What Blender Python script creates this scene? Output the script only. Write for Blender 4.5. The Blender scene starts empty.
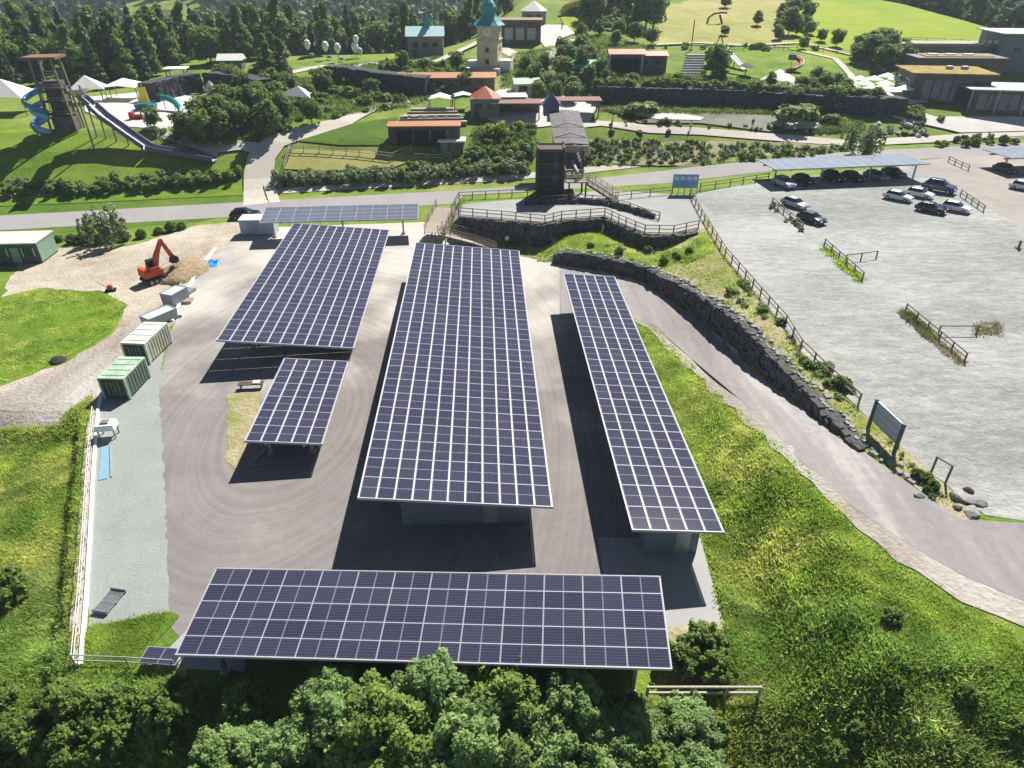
import bpy, bmesh, math, random
import numpy as np
from mathutils import Vector, Matrix, Euler
from mathutils.geometry import delaunay_2d_cdt
random.seed(7)
rng = np.random.default_rng(11)
scene = bpy.context.scene
COL = scene.collection
PI = math.pi
def R(a): return math.radians(a)

# ------------------------------------------------------------------ camera model and terrain
FPX, TILT, CAMH = 690.0, R(32.2), 33.5
def ray(px, py):
    dx = (px-512)/FPX; dz = (384-py)/FPX
    return np.array((dx, math.sin(TILT)*dz+math.cos(TILT), math.cos(TILT)*dz-math.sin(TILT)))
def sm(t):
    t = np.clip(t, 0, 1); return t*t*(3-2*t)
WALL = [(-3, 82.6), (5.1, 81.9), (10.8, 79.3), (15.3, 76.6), (17.9, 71.3), (20.0, 65.6), (21.7, 58.9), (22.7, 52.0), (23.5, 46.9), (24.2, 41.8), (25.0, 38.1), (26.3, 34.9), (28.4, 30)]
def poly_dist(x, y, P):
    best = np.full(x.shape, 1e9); sg = np.ones(x.shape)
    for (ax, ay), (bx, by) in zip(P[:-1], P[1:]):
        ex, ey = bx-ax, by-ay; L2 = ex*ex+ey*ey
        t = np.clip(((x-ax)*ex+(y-ay)*ey)/L2, 0, 1)
        d = np.hypot(x-ax-t*ex, y-ay-t*ey)
        c = ex*(y-ay)-ey*(x-ax)
        m = d < best
        best = np.where(m, d, best); sg = np.where(m, np.sign(c), sg)
    return best*sg
LS = ([-999, 6, 9, 12, 20, 27, 36, 45, 60, 90, 112, 140, 180, 230, 300, 360, 440, 800, 1400], [0, 0, .5, 1.4, 5, 7, 7.4, 7.5, 7.6, 8, 8.2, 4, -5, -13, -18, -16, -6, 58, 150])
CS = ([-999, 6, 9, 13, 20, 28, 40, 60, 100, 140, 180, 230, 300, 420, 800, 1400], [0, 0, .7, 2.2, 5, 6.6, 7.6, 9.5, 13, 17, 19, 18, 8, 0, 50, 140])
RIM = [(-60, 82), (-38.5, 52), (-36.6, 49.5), (-26.2, 27.5), (-24.0, 22.6), (60, 22.4)]
WALL2 = [(-10.5, 84.0), (-7.3, 89.9), (-1.5, 88.4), (4.2, 86.6), (6.6, 88.2), (12.1, 89.4), (14.4, 85.7), (16.3, 82.6), (20.5, 82.6), (23.6, 84.0), (27, 90)]
def SD(x, y):
    """signed distance beyond the road's centre line"""
    return (y-111.0-.19*x)*.982
def zf(x, y):
    x = np.asarray(x, float); y = np.asarray(y, float)
    s = SD(x, y)
    up = 1.5*sm((x-3)/6.)+1.5*sm((x-17)/8.)
    lo = 3.0*sm((62-y)/26.)*sm((x-13.8)/6.5)
    d = poly_dist(x, y, WALL)
    far = (y > 95) | (x > 60)
    b = np.where(far, 1.0, sm((d-.3)/.8))
    b = np.where((x < -3) & (y < 95), 0, b)
    z = lo*(1-b)+up*b
    # terrace of the boardwalk
    d2 = poly_dist(x, y, WALL2[1:-1])
    tb = sm((d2-.3)/.8)*sm((x+8.5)/.8)*(y < 112)
    z = z*(1-tb)+np.maximum(z, 3.0)*tb
    # level of the road
    zr = 3.0*sm((x+10)/75.)
    k = sm((s+9)/4.5)
    z = z*(1-k)+zr*k
    zl = np.interp(s, LS[0], LS[1]); zc = np.interp(s, CS[0], CS[1])
    Lw = sm((-12-x+np.where(s > 60, sm((s-60)/60.)*20, 0))/38.)
    z = z*(1-sm((s-6)/25.)) + zl*Lw + zc*(1-Lw)
    z = z - 26*sm((x-(134+(290-y)*.2))/70.)*sm((y-165)/40.)
    f = np.maximum(0, 22.0-y)
    z = z - np.minimum(.42*f+.02*f*f, 12)*sm((42-x)/20.+.2)
    dw = -poly_dist(x, y, RIM[0:5])
    w = (dw > 0) & (x < -20) & (y < 60)
    z = np.where(w, z - 1.3*sm((dw-.1)/.9)*sm((50-y)/5.) - .12*np.minimum(np.maximum(dw-.5, 0), 60)*sm((50-y)/12.), z)
    return z
def Z(x, y): return float(zf(np.array([x]), np.array([y]))[0])
_tt = np.concatenate([np.arange(8, 400, .35), np.arange(400, 1800, 3.)])
def P(px, py, zo=0.0):
    """point of the ground (raised by zo) seen at this place of the photograph"""
    d = ray(px, py)
    X = d[0]*_tt; Y = d[1]*_tt; W = CAMH+d[2]*_tt
    h = W-(zf(X, Y)+zo)
    i = int(np.argmax(h < 0)) if (h < 0).any() else len(_tt)-1
    if i == 0: i = 1
    a = h[i-1]/(h[i-1]-h[i]) if h[i-1] != h[i] else 0
    t = _tt[i-1]+a*(_tt[i]-_tt[i-1])
    x, y = d[0]*t, d[1]*t
    return Vector((x, y, Z(x, y)))
def PH(px, py, z):
    """point at absolute height z seen at this place"""
    d = ray(px, py); t = (z-CAMH)/d[2]
    return Vector((d[0]*t, d[1]*t, z))

# ------------------------------------------------------------------ materials
def lin(c):
    return tuple(((v/255)/12.92 if v/255 <= .04045 else ((v/255+.055)/1.055)**2.4) for v in c)
MATS = {}
def mat(name, col, rough=.8, var=.15, scale=3.0, bump=0.0, bscale=None, metal=0.0, spec=.3, col2=None, detail=4, attr=False, transl=0):
    """principled surface whose colour wanders with object-space noise"""
    if name in MATS: return MATS[name]
    m = bpy.data.materials.new(name); m.use_nodes = True
    nt = m.node_tree; N = nt.nodes; L = nt.links
    b = N['Principled BSDF']
    b.inputs['Roughness'].default_value = rough; b.inputs['Metallic'].default_value = metal
    b.inputs['Specular IOR Level'].default_value = spec
    tc = N.new('ShaderNodeTexCoord')
    no = N.new('ShaderNodeTexNoise'); no.inputs['Scale'].default_value = scale; no.inputs['Detail'].default_value = detail
    no.inputs['Roughness'].default_value = .62
    L.new(tc.outputs['Object'], no.inputs['Vector'])
    rp = N.new('ShaderNodeValToRGB'); e = rp.color_ramp.elements
    a = tuple(max(0, v*(1-var)) for v in col); c = tuple(min(1, v*(1+var)) for v in (col2 or col))
    e[0].position = .32; e[1].position = .68
    e[0].color = (*a, 1); e[1].color = (*c, 1)
    L.new(no.outputs['Fac'], rp.inputs['Fac'])
    out = rp.outputs['Color']
    if attr:
        at = N.new('ShaderNodeAttribute'); at.attribute_name = 'v'
        mx = N.new('ShaderNodeMix'); mx.data_type = 'RGBA'; mx.blend_type = 'MULTIPLY'; mx.inputs[0].default_value = 1
        L.new(out, mx.inputs[6]); L.new(at.outputs['Color'], mx.inputs[7]); out = mx.outputs[2]
    L.new(out, b.inputs['Base Color'])
    if bump:
        n2 = N.new('ShaderNodeTexNoise'); n2.inputs['Scale'].default_value = bscale or scale*6; n2.inputs['Detail'].default_value = 3
        L.new(tc.outputs['Object'], n2.inputs['Vector'])
        bp = N.new('ShaderNodeBump'); bp.inputs['Strength'].default_value = bump; bp.inputs['Distance'].default_value = .1
        L.new(n2.outputs['Fac'], bp.inputs['Height']); L.new(bp.outputs['Normal'], b.inputs['Normal'])
    if transl:
        tr = N.new('ShaderNodeBsdfTranslucent'); L.new(out, tr.inputs['Color'])
        ms = N.new('ShaderNodeMixShader'); ms.inputs[0].default_value = transl
        L.new(b.outputs[0], ms.inputs[1]); L.new(tr.outputs[0], ms.inputs[2])
        L.new(ms.outputs[0], N['Material Output'].inputs['Surface'])
    MATS[name] = m
    return m
def ground_mat(name, cols, scales=(.05, .35, 2.5), bump=.5, bscale=5, rough=.95, stretch=None, contrast=1.0, spots=None, rot=0):
    """ground cover: three octaves of patchiness through a colour ramp of several tones"""
    m = bpy.data.materials.new(name); m.use_nodes = True
    nt = m.node_tree; N = nt.nodes; L = nt.links; b = N['Principled BSDF']
    b.inputs['Roughness'].default_value = rough; b.inputs['Specular IOR Level'].default_value = .15
    tc = N.new('ShaderNodeTexCoord'); mp = N.new('ShaderNodeMapping')
    if stretch: mp.inputs['Scale'].default_value = stretch
    mp.inputs['Rotation'].default_value = (0, 0, rot)
    L.new(tc.outputs['Object'], mp.inputs['Vector'])
    acc = None
    for i, (sc, w) in enumerate(zip(scales, (.5, .32, .18))):
        n = N.new('ShaderNodeTexNoise'); n.inputs['Scale'].default_value = sc; n.inputs['Detail'].default_value = 5; n.inputs['Roughness'].default_value = .65
        L.new((mp if i < 2 else tc).outputs['Vector' if i < 2 else 'Object'], n.inputs['Vector'])
        k = N.new('ShaderNodeMath'); k.operation = 'MULTIPLY_ADD'; k.inputs[1].default_value = w
        L.new(n.outputs['Fac'], k.inputs[0])
        if acc is None: k.inputs[2].default_value = 0
        else: L.new(acc, k.inputs[2])
        acc = k.outputs[0]
    mr = N.new('ShaderNodeMapRange'); mr.inputs['From Min'].default_value = .5-.16/contrast; mr.inputs['From Max'].default_value = .5+.16/contrast
    L.new(acc, mr.inputs['Value'])
    rp = N.new('ShaderNodeValToRGB'); cr = rp.color_ramp
    while len(cr.elements) < len(cols): cr.elements.new(.5)
    for i, c in enumerate(cols):
        cr.elements[i].position = i/(len(cols)-1); cr.elements[i].color = (*c, 1)
    L.new(mr.outputs[0], rp.inputs['Fac'])
    out = rp.outputs['Color']
    if spots:
        v = N.new('ShaderNodeTexNoise'); v.inputs['Scale'].default_value = spots[1]; v.inputs['Detail'].default_value = 2
        L.new(tc.outputs['Object'], v.inputs['Vector'])
        r2 = N.new('ShaderNodeMapRange'); r2.inputs['From Min'].default_value = spots[2]; r2.inputs['From Max'].default_value = spots[2]+.08
        L.new(v.outputs['Fac'], r2.inputs['Value'])
        mx = N.new('ShaderNodeMix'); mx.data_type = 'RGBA'; L.new(r2.outputs[0], mx.inputs[0]); L.new(out, mx.inputs[6]); mx.inputs[7].default_value = (*spots[0], 1)
        out = mx.outputs[2]
    L.new(out, b.inputs['Base Color'])
    if bump:
        n2 = N.new('ShaderNodeTexNoise'); n2.inputs['Scale'].default_value = bscale; n2.inputs['Detail'].default_value = 4
        L.new(tc.outputs['Object'], n2.inputs['Vector'])
        bp = N.new('ShaderNodeBump'); bp.inputs['Strength'].default_value = bump; bp.inputs['Distance'].default_value = .15
        L.new(n2.outputs['Fac'], bp.inputs['Height']); L.new(bp.outputs['Normal'], b.inputs['Normal'])
    MATS[name] = m
    return m

# ------------------------------------------------------------------ mesh helpers
class MB:
    def __init__(s): s.v = []; s.f = []; s.m = []
    def add(s, vs, fs, mi=0):
        o = len(s.v); s.v += [tuple(v) for v in vs]; s.f += [tuple(i+o for i in f) for f in fs]; s.m += [mi]*len(fs); return s
    def box(s, c, d, rz=0, mi=0, M=None, taper=1.0):
        hx, hy, hz = d[0]/2, d[1]/2, d[2]/2
        vs = [Vector((x*hx*(taper if z > 0 else 1), y*hy*(taper if z > 0 else 1), z*hz)) for z in (-1, 1) for x, y in ((-1, -1), (1, -1), (1, 1), (-1, 1))]
        Q = M if M else Matrix.Rotation(rz, 3, 'Z')
        vs = [Q@v+Vector(c) for v in vs]
        return s.add(vs, [(3, 2, 1, 0), (4, 5, 6, 7), (0, 1, 5, 4), (1, 2, 6, 5), (2, 3, 7, 6), (3, 0, 4, 7)], mi)
    def bar(s, a, b, w, h=None, mi=0):
        """square bar from a to b"""
        a = Vector(a); b = Vector(b); d = b-a; L = d.length
        if L < 1e-6: return s
        q = d.to_track_quat('Z', 'Y' if abs(d.normalized().z) < .9 else 'X').to_matrix()
        return s.box((a+b)/2, (w, h or w, L), M=q, mi=mi)
    def tube(s, pts, r, n=8, mi=0, caps=True):
        pts = [Vector(p) for p in pts]; k = len(pts)
        rs = r if isinstance(r, (list, tuple)) else [r]*k
        vs = []; up = None
        for i, p in enumerate(pts):
            t = (pts[min(i+1, k-1)]-pts[max(i-1, 0)]).normalized()
            if up is None: up = Vector((0, 0, 1)) if abs(t.z) < .9 else Vector((1, 0, 0))
            a = t.cross(up).normalized(); b2 = a.cross(t)
            vs += [p+(a*math.cos(2*PI*j/n)+b2*math.sin(2*PI*j/n))*rs[i] for j in range(n)]
        fs = [(i*n+j, i*n+(j+1) % n, (i+1)*n+(j+1) % n, (i+1)*n+j) for i in range(k-1) for j in range(n)]
        if caps: fs += [tuple(range(n))[::-1], tuple((k-1)*n+j for j in range(n))]
        return s.add(vs, fs, mi)
    def lathe(s, prof, c=(0, 0, 0), n=16, mi=0, sx=1, sy=1):
        vs = []; c = Vector(c)
        for r, z in prof: vs += [c+Vector((r*sx*math.cos(2*PI*j/n), r*sy*math.sin(2*PI*j/n), z)) for j in range(n)]
        k = len(prof)
        fs = [(i*n+j, i*n+(j+1) % n, (i+1)*n+(j+1) % n, (i+1)*n+j) for i in range(k-1) for j in range(n)]
        fs += [tuple(range(n))[::-1], tuple((k-1)*n+j for j in range(n))]
        return s.add(vs, fs, mi)
    def prism(s, poly, z0, z1, mi=0):
        n = len(poly); ar = sum(poly[i][0]*poly[(i+1) % n][1]-poly[(i+1) % n][0]*poly[i][1] for i in range(n))
        if ar < 0: poly = poly[::-1]
        f = lambda z, p: z(p[0], p[1]) if callable(z) else z
        vs = [(p[0], p[1], f(z0, p)) for p in poly]+[(p[0], p[1], f(z1, p)) for p in poly]
        return s.add(vs, [tuple(range(n))[::-1], tuple(range(n, 2*n))]+[(i, (i+1) % n, n+(i+1) % n, n+i) for i in range(n)], mi)
    def xform(s, M):
        s.v = [tuple(M@Vector(v)) for v in s.v]; return s
    def obj(s, name, mats, parent=None, smooth=False):
        me = bpy.data.meshes.new(name); me.from_pydata(s.v, [], s.f); me.update()
        for m in (mats if isinstance(mats, (list, tuple)) else [mats]): me.materials.append(m)
        if any(s.m): me.polygons.foreach_set('material_index', s.m)
        if smooth: me.polygons.foreach_set('use_smooth', [True]*len(me.polygons))
        return link(me, name, parent)
def link(me, name, parent=None):
    o = bpy.data.objects.new(name, me); COL.objects.link(o)
    if parent: o.parent = parent
    return o
def tag(o, label, cat, group=None, kind=None):
    if label: o['label'] = label
    if cat: o['category'] = cat
    if group: o['group'] = group
    if kind: o['kind'] = kind
    return o
def thing(name, label, cat, loc=(0, 0, 0), rz=0, group=None):
    o = bpy.data.objects.new(name, None); COL.objects.link(o); o.empty_display_size = .3
    o.location = loc; o.rotation_euler = (0, 0, rz)
    return tag(o, label, cat, group)
def dup(root, loc, rz=0, label=None, group=None, sc=1):
    r = root.copy(); COL.objects.link(r); r.location = loc; r.rotation_euler = (0, 0, rz)
    r.scale = (sc, sc, sc) if not isinstance(sc, (tuple, list)) else sc
    if label: r['label'] = label
    if group: r['group'] = group
    for ch in list(root.children):
        c = ch.copy(); COL.objects.link(c); c.parent = r
        for g in list(ch.children):
            d = g.copy(); COL.objects.link(d); d.parent = c
    return r
def quick(name, verts, faces, mats, attrs=None, smooth=False):
    """numpy quads or tris to a mesh"""
    me = bpy.data.meshes.new(name)
    nv, nf, k = len(verts), len(faces), faces.shape[1]
    me.vertices.add(nv); me.vertices.foreach_set('co', verts.astype(np.float32).ravel())
    me.loops.add(nf*k); me.loops.foreach_set('vertex_index', faces.astype(np.int32).ravel())
    me.polygons.add(nf); me.polygons.foreach_set('loop_start', np.arange(0, nf*k, k, dtype=np.int32))
    me.update(calc_edges=True)
    for m in (mats if isinstance(mats, (list, tuple)) else [mats]): me.materials.append(m)
    if attrs is not None:
        a = me.attributes.new('v', 'FLOAT_COLOR', 'FACE')
        c = np.ones((nf, 4), np.float32); c[:, :3] = attrs; a.data.foreach_set('color', c.ravel())
    if smooth: me.polygons.foreach_set('use_smooth', np.ones(nf, bool))
    return me

# ------------------------------------------------------------------ ground
def axis(segs):
    out = []
    for a, b, st in segs: out += list(np.arange(a, b, st))
    return np.array(out+[segs[-1][1]])
M_meadow = ground_mat('meadow', [(.06, .11, .015), (.10, .17, .022), (.15, .22, .03), (.22, .26, .055), (.31, .30, .12)], scales=(.06, .3, 1.6), bump=1.0, bscale=3)
gx = axis([(-1200, -300, 30), (-300, -90, 6), (-90, 90, 1), (90, 300, 6), (300, 1200, 30)])
gy = axis([(-60, 8, 6), (8, 175, 1), (175, 340, 4), (340, 1500, 20)])
GX, GY = np.meshgrid(gx, gy)
gv = np.stack([GX.ravel(), GY.ravel(), zf(GX.ravel(), GY.ravel())], 1)
nx, ny = len(gx), len(gy)
ii = (np.arange(ny-1)[:, None]*nx+np.arange(nx-1)[None]).ravel()
terrain = link(quick('ground', gv, np.stack([ii, ii+1, ii+nx+1, ii+nx], 1), M_meadow, smooth=True), 'ground')
terrain['kind'] = 'structure'

_lv = [0]
def patch(name, pts, m, lev, world=False, kind='structure', step=None, label=None, cat=None, rag=0):
    """sheet of ground cover draped on the terrain; pts are places on the photograph or world points"""
    W = [Vector(p).to_2d() if world else P(*p).to_2d() for p in pts]
    if rag:   # uneven natural edge
        out = []
        for a, b in zip(W, W[1:]+W[:1]):
            L = (b-a).length; k = max(1, int(L/(rag*2.2)))
            for i in range(k):
                q = a.lerp(b, i/k)
                out.append(q+Vector((random.uniform(-rag, rag), random.uniform(-rag, rag)))*(.0 if i == 0 else 1)*.6)
        W = out
    xs = [w.x for w in W]; ys = [w.y for w in W]
    ext = max(max(xs)-min(xs), max(ys)-min(ys))
    st = step or max(1.0, ext/70)
    n = len(W); vs = list(W); ed = [(i, (i+1) % n) for i in range(n)]
    for gx_ in np.arange(math.floor(min(xs)/st)*st, max(xs), st):
        for gy_ in np.arange(math.floor(min(ys)/st)*st, max(ys), st):
            vs.append(Vector((gx_, gy_)))
    # long edges get extra points so that they follow the slope
    r = delaunay_2d_cdt(vs, ed, [list(range(n))], 1, 1e-4)
    V, F = r[0], r[2]
    va = np.array([(v.x, v.y) for v in V])
    z = zf(va[:, 0], va[:, 1])
    s = SD(va[:, 0], va[:, 1])
    _lv[0] += 1
    lift = np.where(s < 5, .012*lev+.004+.0004*_lv[0], .05*lev+.03+.003*_lv[0])
    me = bpy.data.meshes.new(name)
    me.from_pydata([(a, b, c) for (a, b), c in zip(va, z+lift)], [], [tuple(f) for f in F]); me.update()
    if len(me.polygons) and me.polygons[0].normal.z < 0: me.flip_normals()
    me.materials.append(m)
    o = link(me, name)
    tag(o, label, cat, None, kind)
    return o
def strip(name, cl, w, m, lev, world=False, **k):
    """path or road of width w metres along a centre line"""
    C = [Vector(p).to_2d() if world else P(*p).to_2d() for p in cl]
    D = []
    for a, b in zip(C, C[1:]):
        kk = max(1, int((b-a).length/3)); D += [a.lerp(b, i/kk) for i in range(kk)]
    D.append(C[-1])
    Lp, Rp = [], []
    for i, c in enumerate(D):
        t = (D[min(i+1, len(D)-1)]-D[max(i-1, 0)]).normalized(); nrm = Vector((-t.y, t.x))
        ww = (w[0]+(w[1]-w[0])*i/(len(D)-1)) if isinstance(w, tuple) else w
        Lp.append(c+nrm*ww/2); Rp.append(c-nrm*ww/2)
    vs, fs = [], []
    for i in range(len(D)):
        for j in range(5):
            q = Lp[i].lerp(Rp[i], j/4)
            s = SD(q.x, q.y)
            vs.append((q.x, q.y, Z(q.x, q.y)+(.012*lev+.004 if s < 5 else .05*lev+.03)))
    for i in range(len(D)-1):
        for j in range(4): fs.append((i*5+j, i*5+j+1, i*5+j+6, i*5+j+5))
    me = bpy.data.meshes.new(name); me.from_pydata(vs, [], fs); me.update()
    if me.polygons[0].normal.z < 0: me.flip_normals()
    me.materials.append(m); o = link(me, name); tag(o, None, None, None, 'structure'); return o

G = dict
M_asph = ground_mat('court_asphalt', [(.165, .148, .142), (.20, .182, .175), (.235, .216, .208), (.285, .265, .255)], scales=(.07, .25, 1.5), bump=.25, bscale=9, contrast=.9)
M_dust = ground_mat('dusty_asphalt', [(0.240, 0.220, 0.200), (0.288, 0.264, 0.240), (0.344, 0.316, 0.284), (0.384, 0.360, 0.328)], scales=(.08, .3, 2), bump=.25, bscale=9)
M_grav = ground_mat('pale_gravel', [(0.240, 0.248, 0.240), (0.296, 0.304, 0.292), (0.336, 0.340, 0.324), (0.376, 0.376, 0.356)], scales=(.06, .35, 3), bump=.5, bscale=7)
M_park = ground_mat('parking_gravel', [(.215, .22, .212), (.27, .275, .265), (.325, .33, .32), (.40, .40, .385)], scales=(.09, 1.3, 2.6), bump=.8, bscale=3.5, stretch=(.45, 1.1, 1), rot=R(-14), contrast=2.0)
M_strip = ground_mat('grey_gravel', [(0.221, 0.246, 0.234), (0.262, 0.287, 0.271), (0.295, 0.320, 0.303), (0.336, 0.353, 0.336)], scales=(.08, .5, 3), bump=.4, bscale=8)
M_road = ground_mat('road_asphalt', [(0.246, 0.238, 0.238), (0.287, 0.275, 0.275), (0.328, 0.316, 0.316)], scales=(.05, .3, 2), bump=.1, bscale=12)
M_ramp = ground_mat('ramp_asphalt', [(.205, .19, .185), (.245, .23, .225), (.285, .268, .262), (.38, .365, .35)], scales=(.09, .5, 1.6), bump=.15, bscale=9, stretch=(1.3, .16, 1), rot=R(-28), contrast=1.5)
M_dirt = ground_mat('dug_earth', [(.26, .215, .16), (.37, .32, .25), (.45, .40, .325), (.52, .48, .41)], scales=(.09, .5, 3), bump=1, bscale=3, contrast=1.3)
M_mud = ground_mat('stony_track', [(0.214, 0.179, 0.143), (0.312, 0.277, 0.242), (0.375, 0.349, 0.312), (0.446, 0.428, 0.402)], scales=(.12, .5, 3), bump=1, bscale=3, contrast=1.4, stretch=(1, .3, 1), rot=R(35))
M_path = ground_mat('pale_path', [(0.425, 0.391, 0.340), (0.493, 0.459, 0.399), (0.561, 0.527, 0.476)], scales=(.08, .5, 3), bump=.2)
M_plaza = ground_mat('plaza', [(0.468, 0.442, 0.408), (0.561, 0.535, 0.510), (0.637, 0.620, 0.595)], scales=(.1, .5, 3), bump=.1)
M_lawn = ground_mat('mown_lawn', [(.07, .13, .012), (.10, .19, .012), (.14, .23, .018), (.20, .27, .03), (.27, .28, .06)], scales=(.07, .3, 2), bump=.8, bscale=4, contrast=1.2)
M_verge = ground_mat('verge_grass', [(.05, .10, .012), (.09, .16, .016), (.13, .19, .03)], scales=(.08, .4, 2), bump=1, bscale=4)
M_dry = ground_mat('dry_grass', [(.19, .21, .05), (.28, .28, .08), (.36, .34, .12), (.44, .37, .2)], scales=(.05, .3, 2), bump=.5, bscale=4)
M_yel = ground_mat('yellow_meadow', [(.15, .24, .01), (.20, .29, .015), (.27, .33, .02), (.31, .34, .04)], scales=(.03, .15, 1), bump=.6, bscale=3, contrast=.9)
M_soil = ground_mat('planted_soil', [(.10, .12, .04), (.2, .18, .09), (.34, .28, .19), (.42, .36, .27)], scales=(.1, .6, 3), bump=1, bscale=3)
M_conc = ground_mat('concrete_slab', [(0.288, 0.292, 0.284), (0.336, 0.336, 0.328), (0.376, 0.376, 0.368)], scales=(.1, .6, 4), bump=.15)
M_sand = ground_mat('sandy_verge', [(.12, .17, .03), (.2, .22, .06), (.36, .31, .2), (.44, .39, .29)], scales=(.12, .6, 3), bump=1, bscale=3)

def court_material():
    """grey brown asphalt, dustier towards the road, with faint arcs of tyre tracks turning round the island"""
    m = M_asph; nt = m.node_tree; N = nt.nodes; L = nt.links; b = N['Principled BSDF']
    src = b.inputs['Base Color'].links[0].from_socket
    tc = N.new('ShaderNodeTexCoord'); sx = N.new('ShaderNodeSeparateXYZ'); L.new(tc.outputs['Object'], sx.inputs[0])
    def M(op, a, c=None, v=None):
        n = N.new('ShaderNodeMath'); n.operation = op
        for i, q in enumerate((a, c)):
            if q is None: continue
            if isinstance(q, (int, float)): n.inputs[i].default_value = q
            else: L.new(q, n.inputs[i])
        return n.outputs[0]
    ds = N.new('ShaderNodeTexNoise'); ds.inputs['Scale'].default_value = .12; ds.inputs['Detail'].default_value = 4; L.new(tc.outputs['Object'], ds.inputs['Vector'])
    f = M('ADD', M('MULTIPLY', M('SUBTRACT', sx.outputs[1], 60), .022), M('MULTIPLY', M('SUBTRACT', ds.outputs['Fac'], .5), 2.2))
    mr = N.new('ShaderNodeMapRange'); mr.inputs['From Min'].default_value = -.15; mr.inputs['From Max'].default_value = .6; L.new(f, mr.inputs['Value'])
    mx = N.new('ShaderNodeMix'); mx.data_type = 'RGBA'; L.new(mr.outputs[0], mx.inputs[0]); L.new(src, mx.inputs[6]); mx.inputs[7].default_value = (.50, .47, .43, 1)
    dx = M('MULTIPLY', M('ADD', sx.outputs[0], 18.5), 1.1); dy = M('MULTIPLY', M('SUBTRACT', sx.outputs[1], 48.0), .62)
    r = M('SQRT', M('ADD', M('MULTIPLY', dx, dx), M('MULTIPLY', dy, dy)))
    n1 = N.new('ShaderNodeTexNoise'); n1.noise_dimensions = '1D'; n1.inputs['Scale'].default_value = 2.2; n1.inputs['Detail'].default_value = 3
    L.new(M('ADD', r, M('MULTIPLY', ds.outputs['Fac'], 1.2)), n1.inputs['W'])
    tr = N.new('ShaderNodeMapRange'); tr.inputs['From Min'].default_value = .38; tr.inputs['From Max'].default_value = .62; tr.inputs['To Min'].default_value = .92; tr.inputs['To Max'].default_value = 1.045
    L.new(n1.outputs['Fac'], tr.inputs['Value'])
    m2 = N.new('ShaderNodeMix'); m2.data_type = 'RGBA'; m2.blend_type = 'MULTIPLY'; m2.inputs[0].default_value = 1; L.new(mx.outputs[2], m2.inputs[6])
    cb = N.new('ShaderNodeCombineColor'); [L.new(tr.outputs[0], cb.inputs[i]) for i in range(3)]; L.new(cb.outputs[0], m2.inputs[7])
    L.new(m2.outputs[2], b.inputs['Base Color'])
court_material()
# ------------------------------------------------------------------ ground covers
patch('court', [(158, 612), (158, 500), (155, 400), (172, 330), (190, 285), (215, 240), (250, 228), (430, 222), (470, 246), (548, 262), (600, 268), (646, 284), (655, 314), (640, 322), (625, 345), (700, 545), (722, 625), (640, 640), (190, 650)], M_asph, 1)
patch('gravel_strip', [(93, 400), (112, 380), (140, 350), (165, 330), (160, 400), (165, 500), (170, 612), (88, 628)], M_strip, 2, rag=.18)
patch('path_slab', [(150, 668), (205, 612), (250, 612), (245, 672)], M_conc, 3)
patch('path_slab', [(598, 538), (700, 538), (724, 625), (640, 630), (610, 628)], M_conc, 3)
patch('verge', [(88, 628), (170, 612), (180, 616), (133, 668), (80, 668)], M_verge, 4, rag=.25)
patch('verge', [(665, 628), (722, 624), (728, 672), (670, 690), (655, 685)], M_sand, 3, rag=.3)
patch('traffic_island', [(228, 395), (262, 388), (258, 430), (240, 470), (226, 462)], M_sand, 3, rag=.25)
patch('dug_ground', [(0, 300), (20, 262), (60, 248), (130, 246), (200, 225), (235, 222), (252, 226), (205, 262), (185, 292), (165, 322), (130, 345), (90, 385), (60, 412), (0, 432), (0, 384), (60, 366), (110, 336), (128, 305), (105, 292), (40, 288)], M_dirt, 1, rag=.5)
patch('dirt_track', [(170, 300), (176, 322), (140, 345), (98, 395), (90, 412), (60, 425), (0, 440), (0, 395), (50, 372), (100, 345), (140, 315)], M_mud, 3, rag=.4)
patch('lawn', [(-10, 300), (40, 289), (105, 293), (126, 306), (108, 334), (58, 362), (-10, 392)], M_lawn, 4, rag=.5)
# the road at the foot of the hill
RD = [(x, 111.0+.19*x) for x in (-160, -75, -40, 0, 40, 80, 160, 260)]
patch('lawn', [(-12, 200), (245, 193), (262, 182), (270, 205), (200, 222), (100, 230), (-12, 238)], M_verge, 1)
strip('road', RD, 7.0, M_road, 3, world=True)
for nm, off, w in (('footpath', 7.6, 1.9),):
    strip(nm, [(x-.19*off, y+.982*off) for x, y in RD], w, M_path, 1, world=True)
# ramp road below the stone wall
RAMP = [(556, 292), (612, 294), (640, 303), (676, 335), (730, 386), (790, 440), (850, 486), (915, 535), (1000, 590), (1100, 650)]
L_ = [(560, 268), (600, 274), (650, 288), (700, 322), (760, 368), (810, 412), (860, 450), (920, 492), (960, 520), (1030, 524), (1200, 530)]
R_ = [(1250, 700), (1024, 602), (960, 575), (900, 540), (850, 505), (800, 462), (740, 400), (690, 358), (655, 327), (620, 315), (560, 320)]
patch('ramp_road', L_+R_, M_ramp, 5)
patch('ramp_kerb', [(618, 308), (655, 320), (692, 352), (745, 396), (805, 460), (855, 504), (905, 540), (965, 575), (1030, 604), (1250, 702), (1250, 720), (1030, 630), (960, 602), (896, 562), (858, 530), (812, 482), (755, 430), (698, 376), (655, 335), (630, 320)], M_mud, 4, rag=.55)
kb = MB()
kp = [P(*q) for q in [(620, 306), (655, 321), (692, 353), (745, 397), (805, 461), (855, 505), (905, 541), (965, 576), (1030, 605)]]
patch('parking_ground', [(688, 196), (730, 187), (765, 181), (905, 166), (930, 176), (1100, 250), (1240, 330), (1240, 526), (1030, 522), (985, 515), (940, 480), (890, 440), (845, 395), (800, 350), (760, 305), (725, 262)], M_park, 1)
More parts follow.
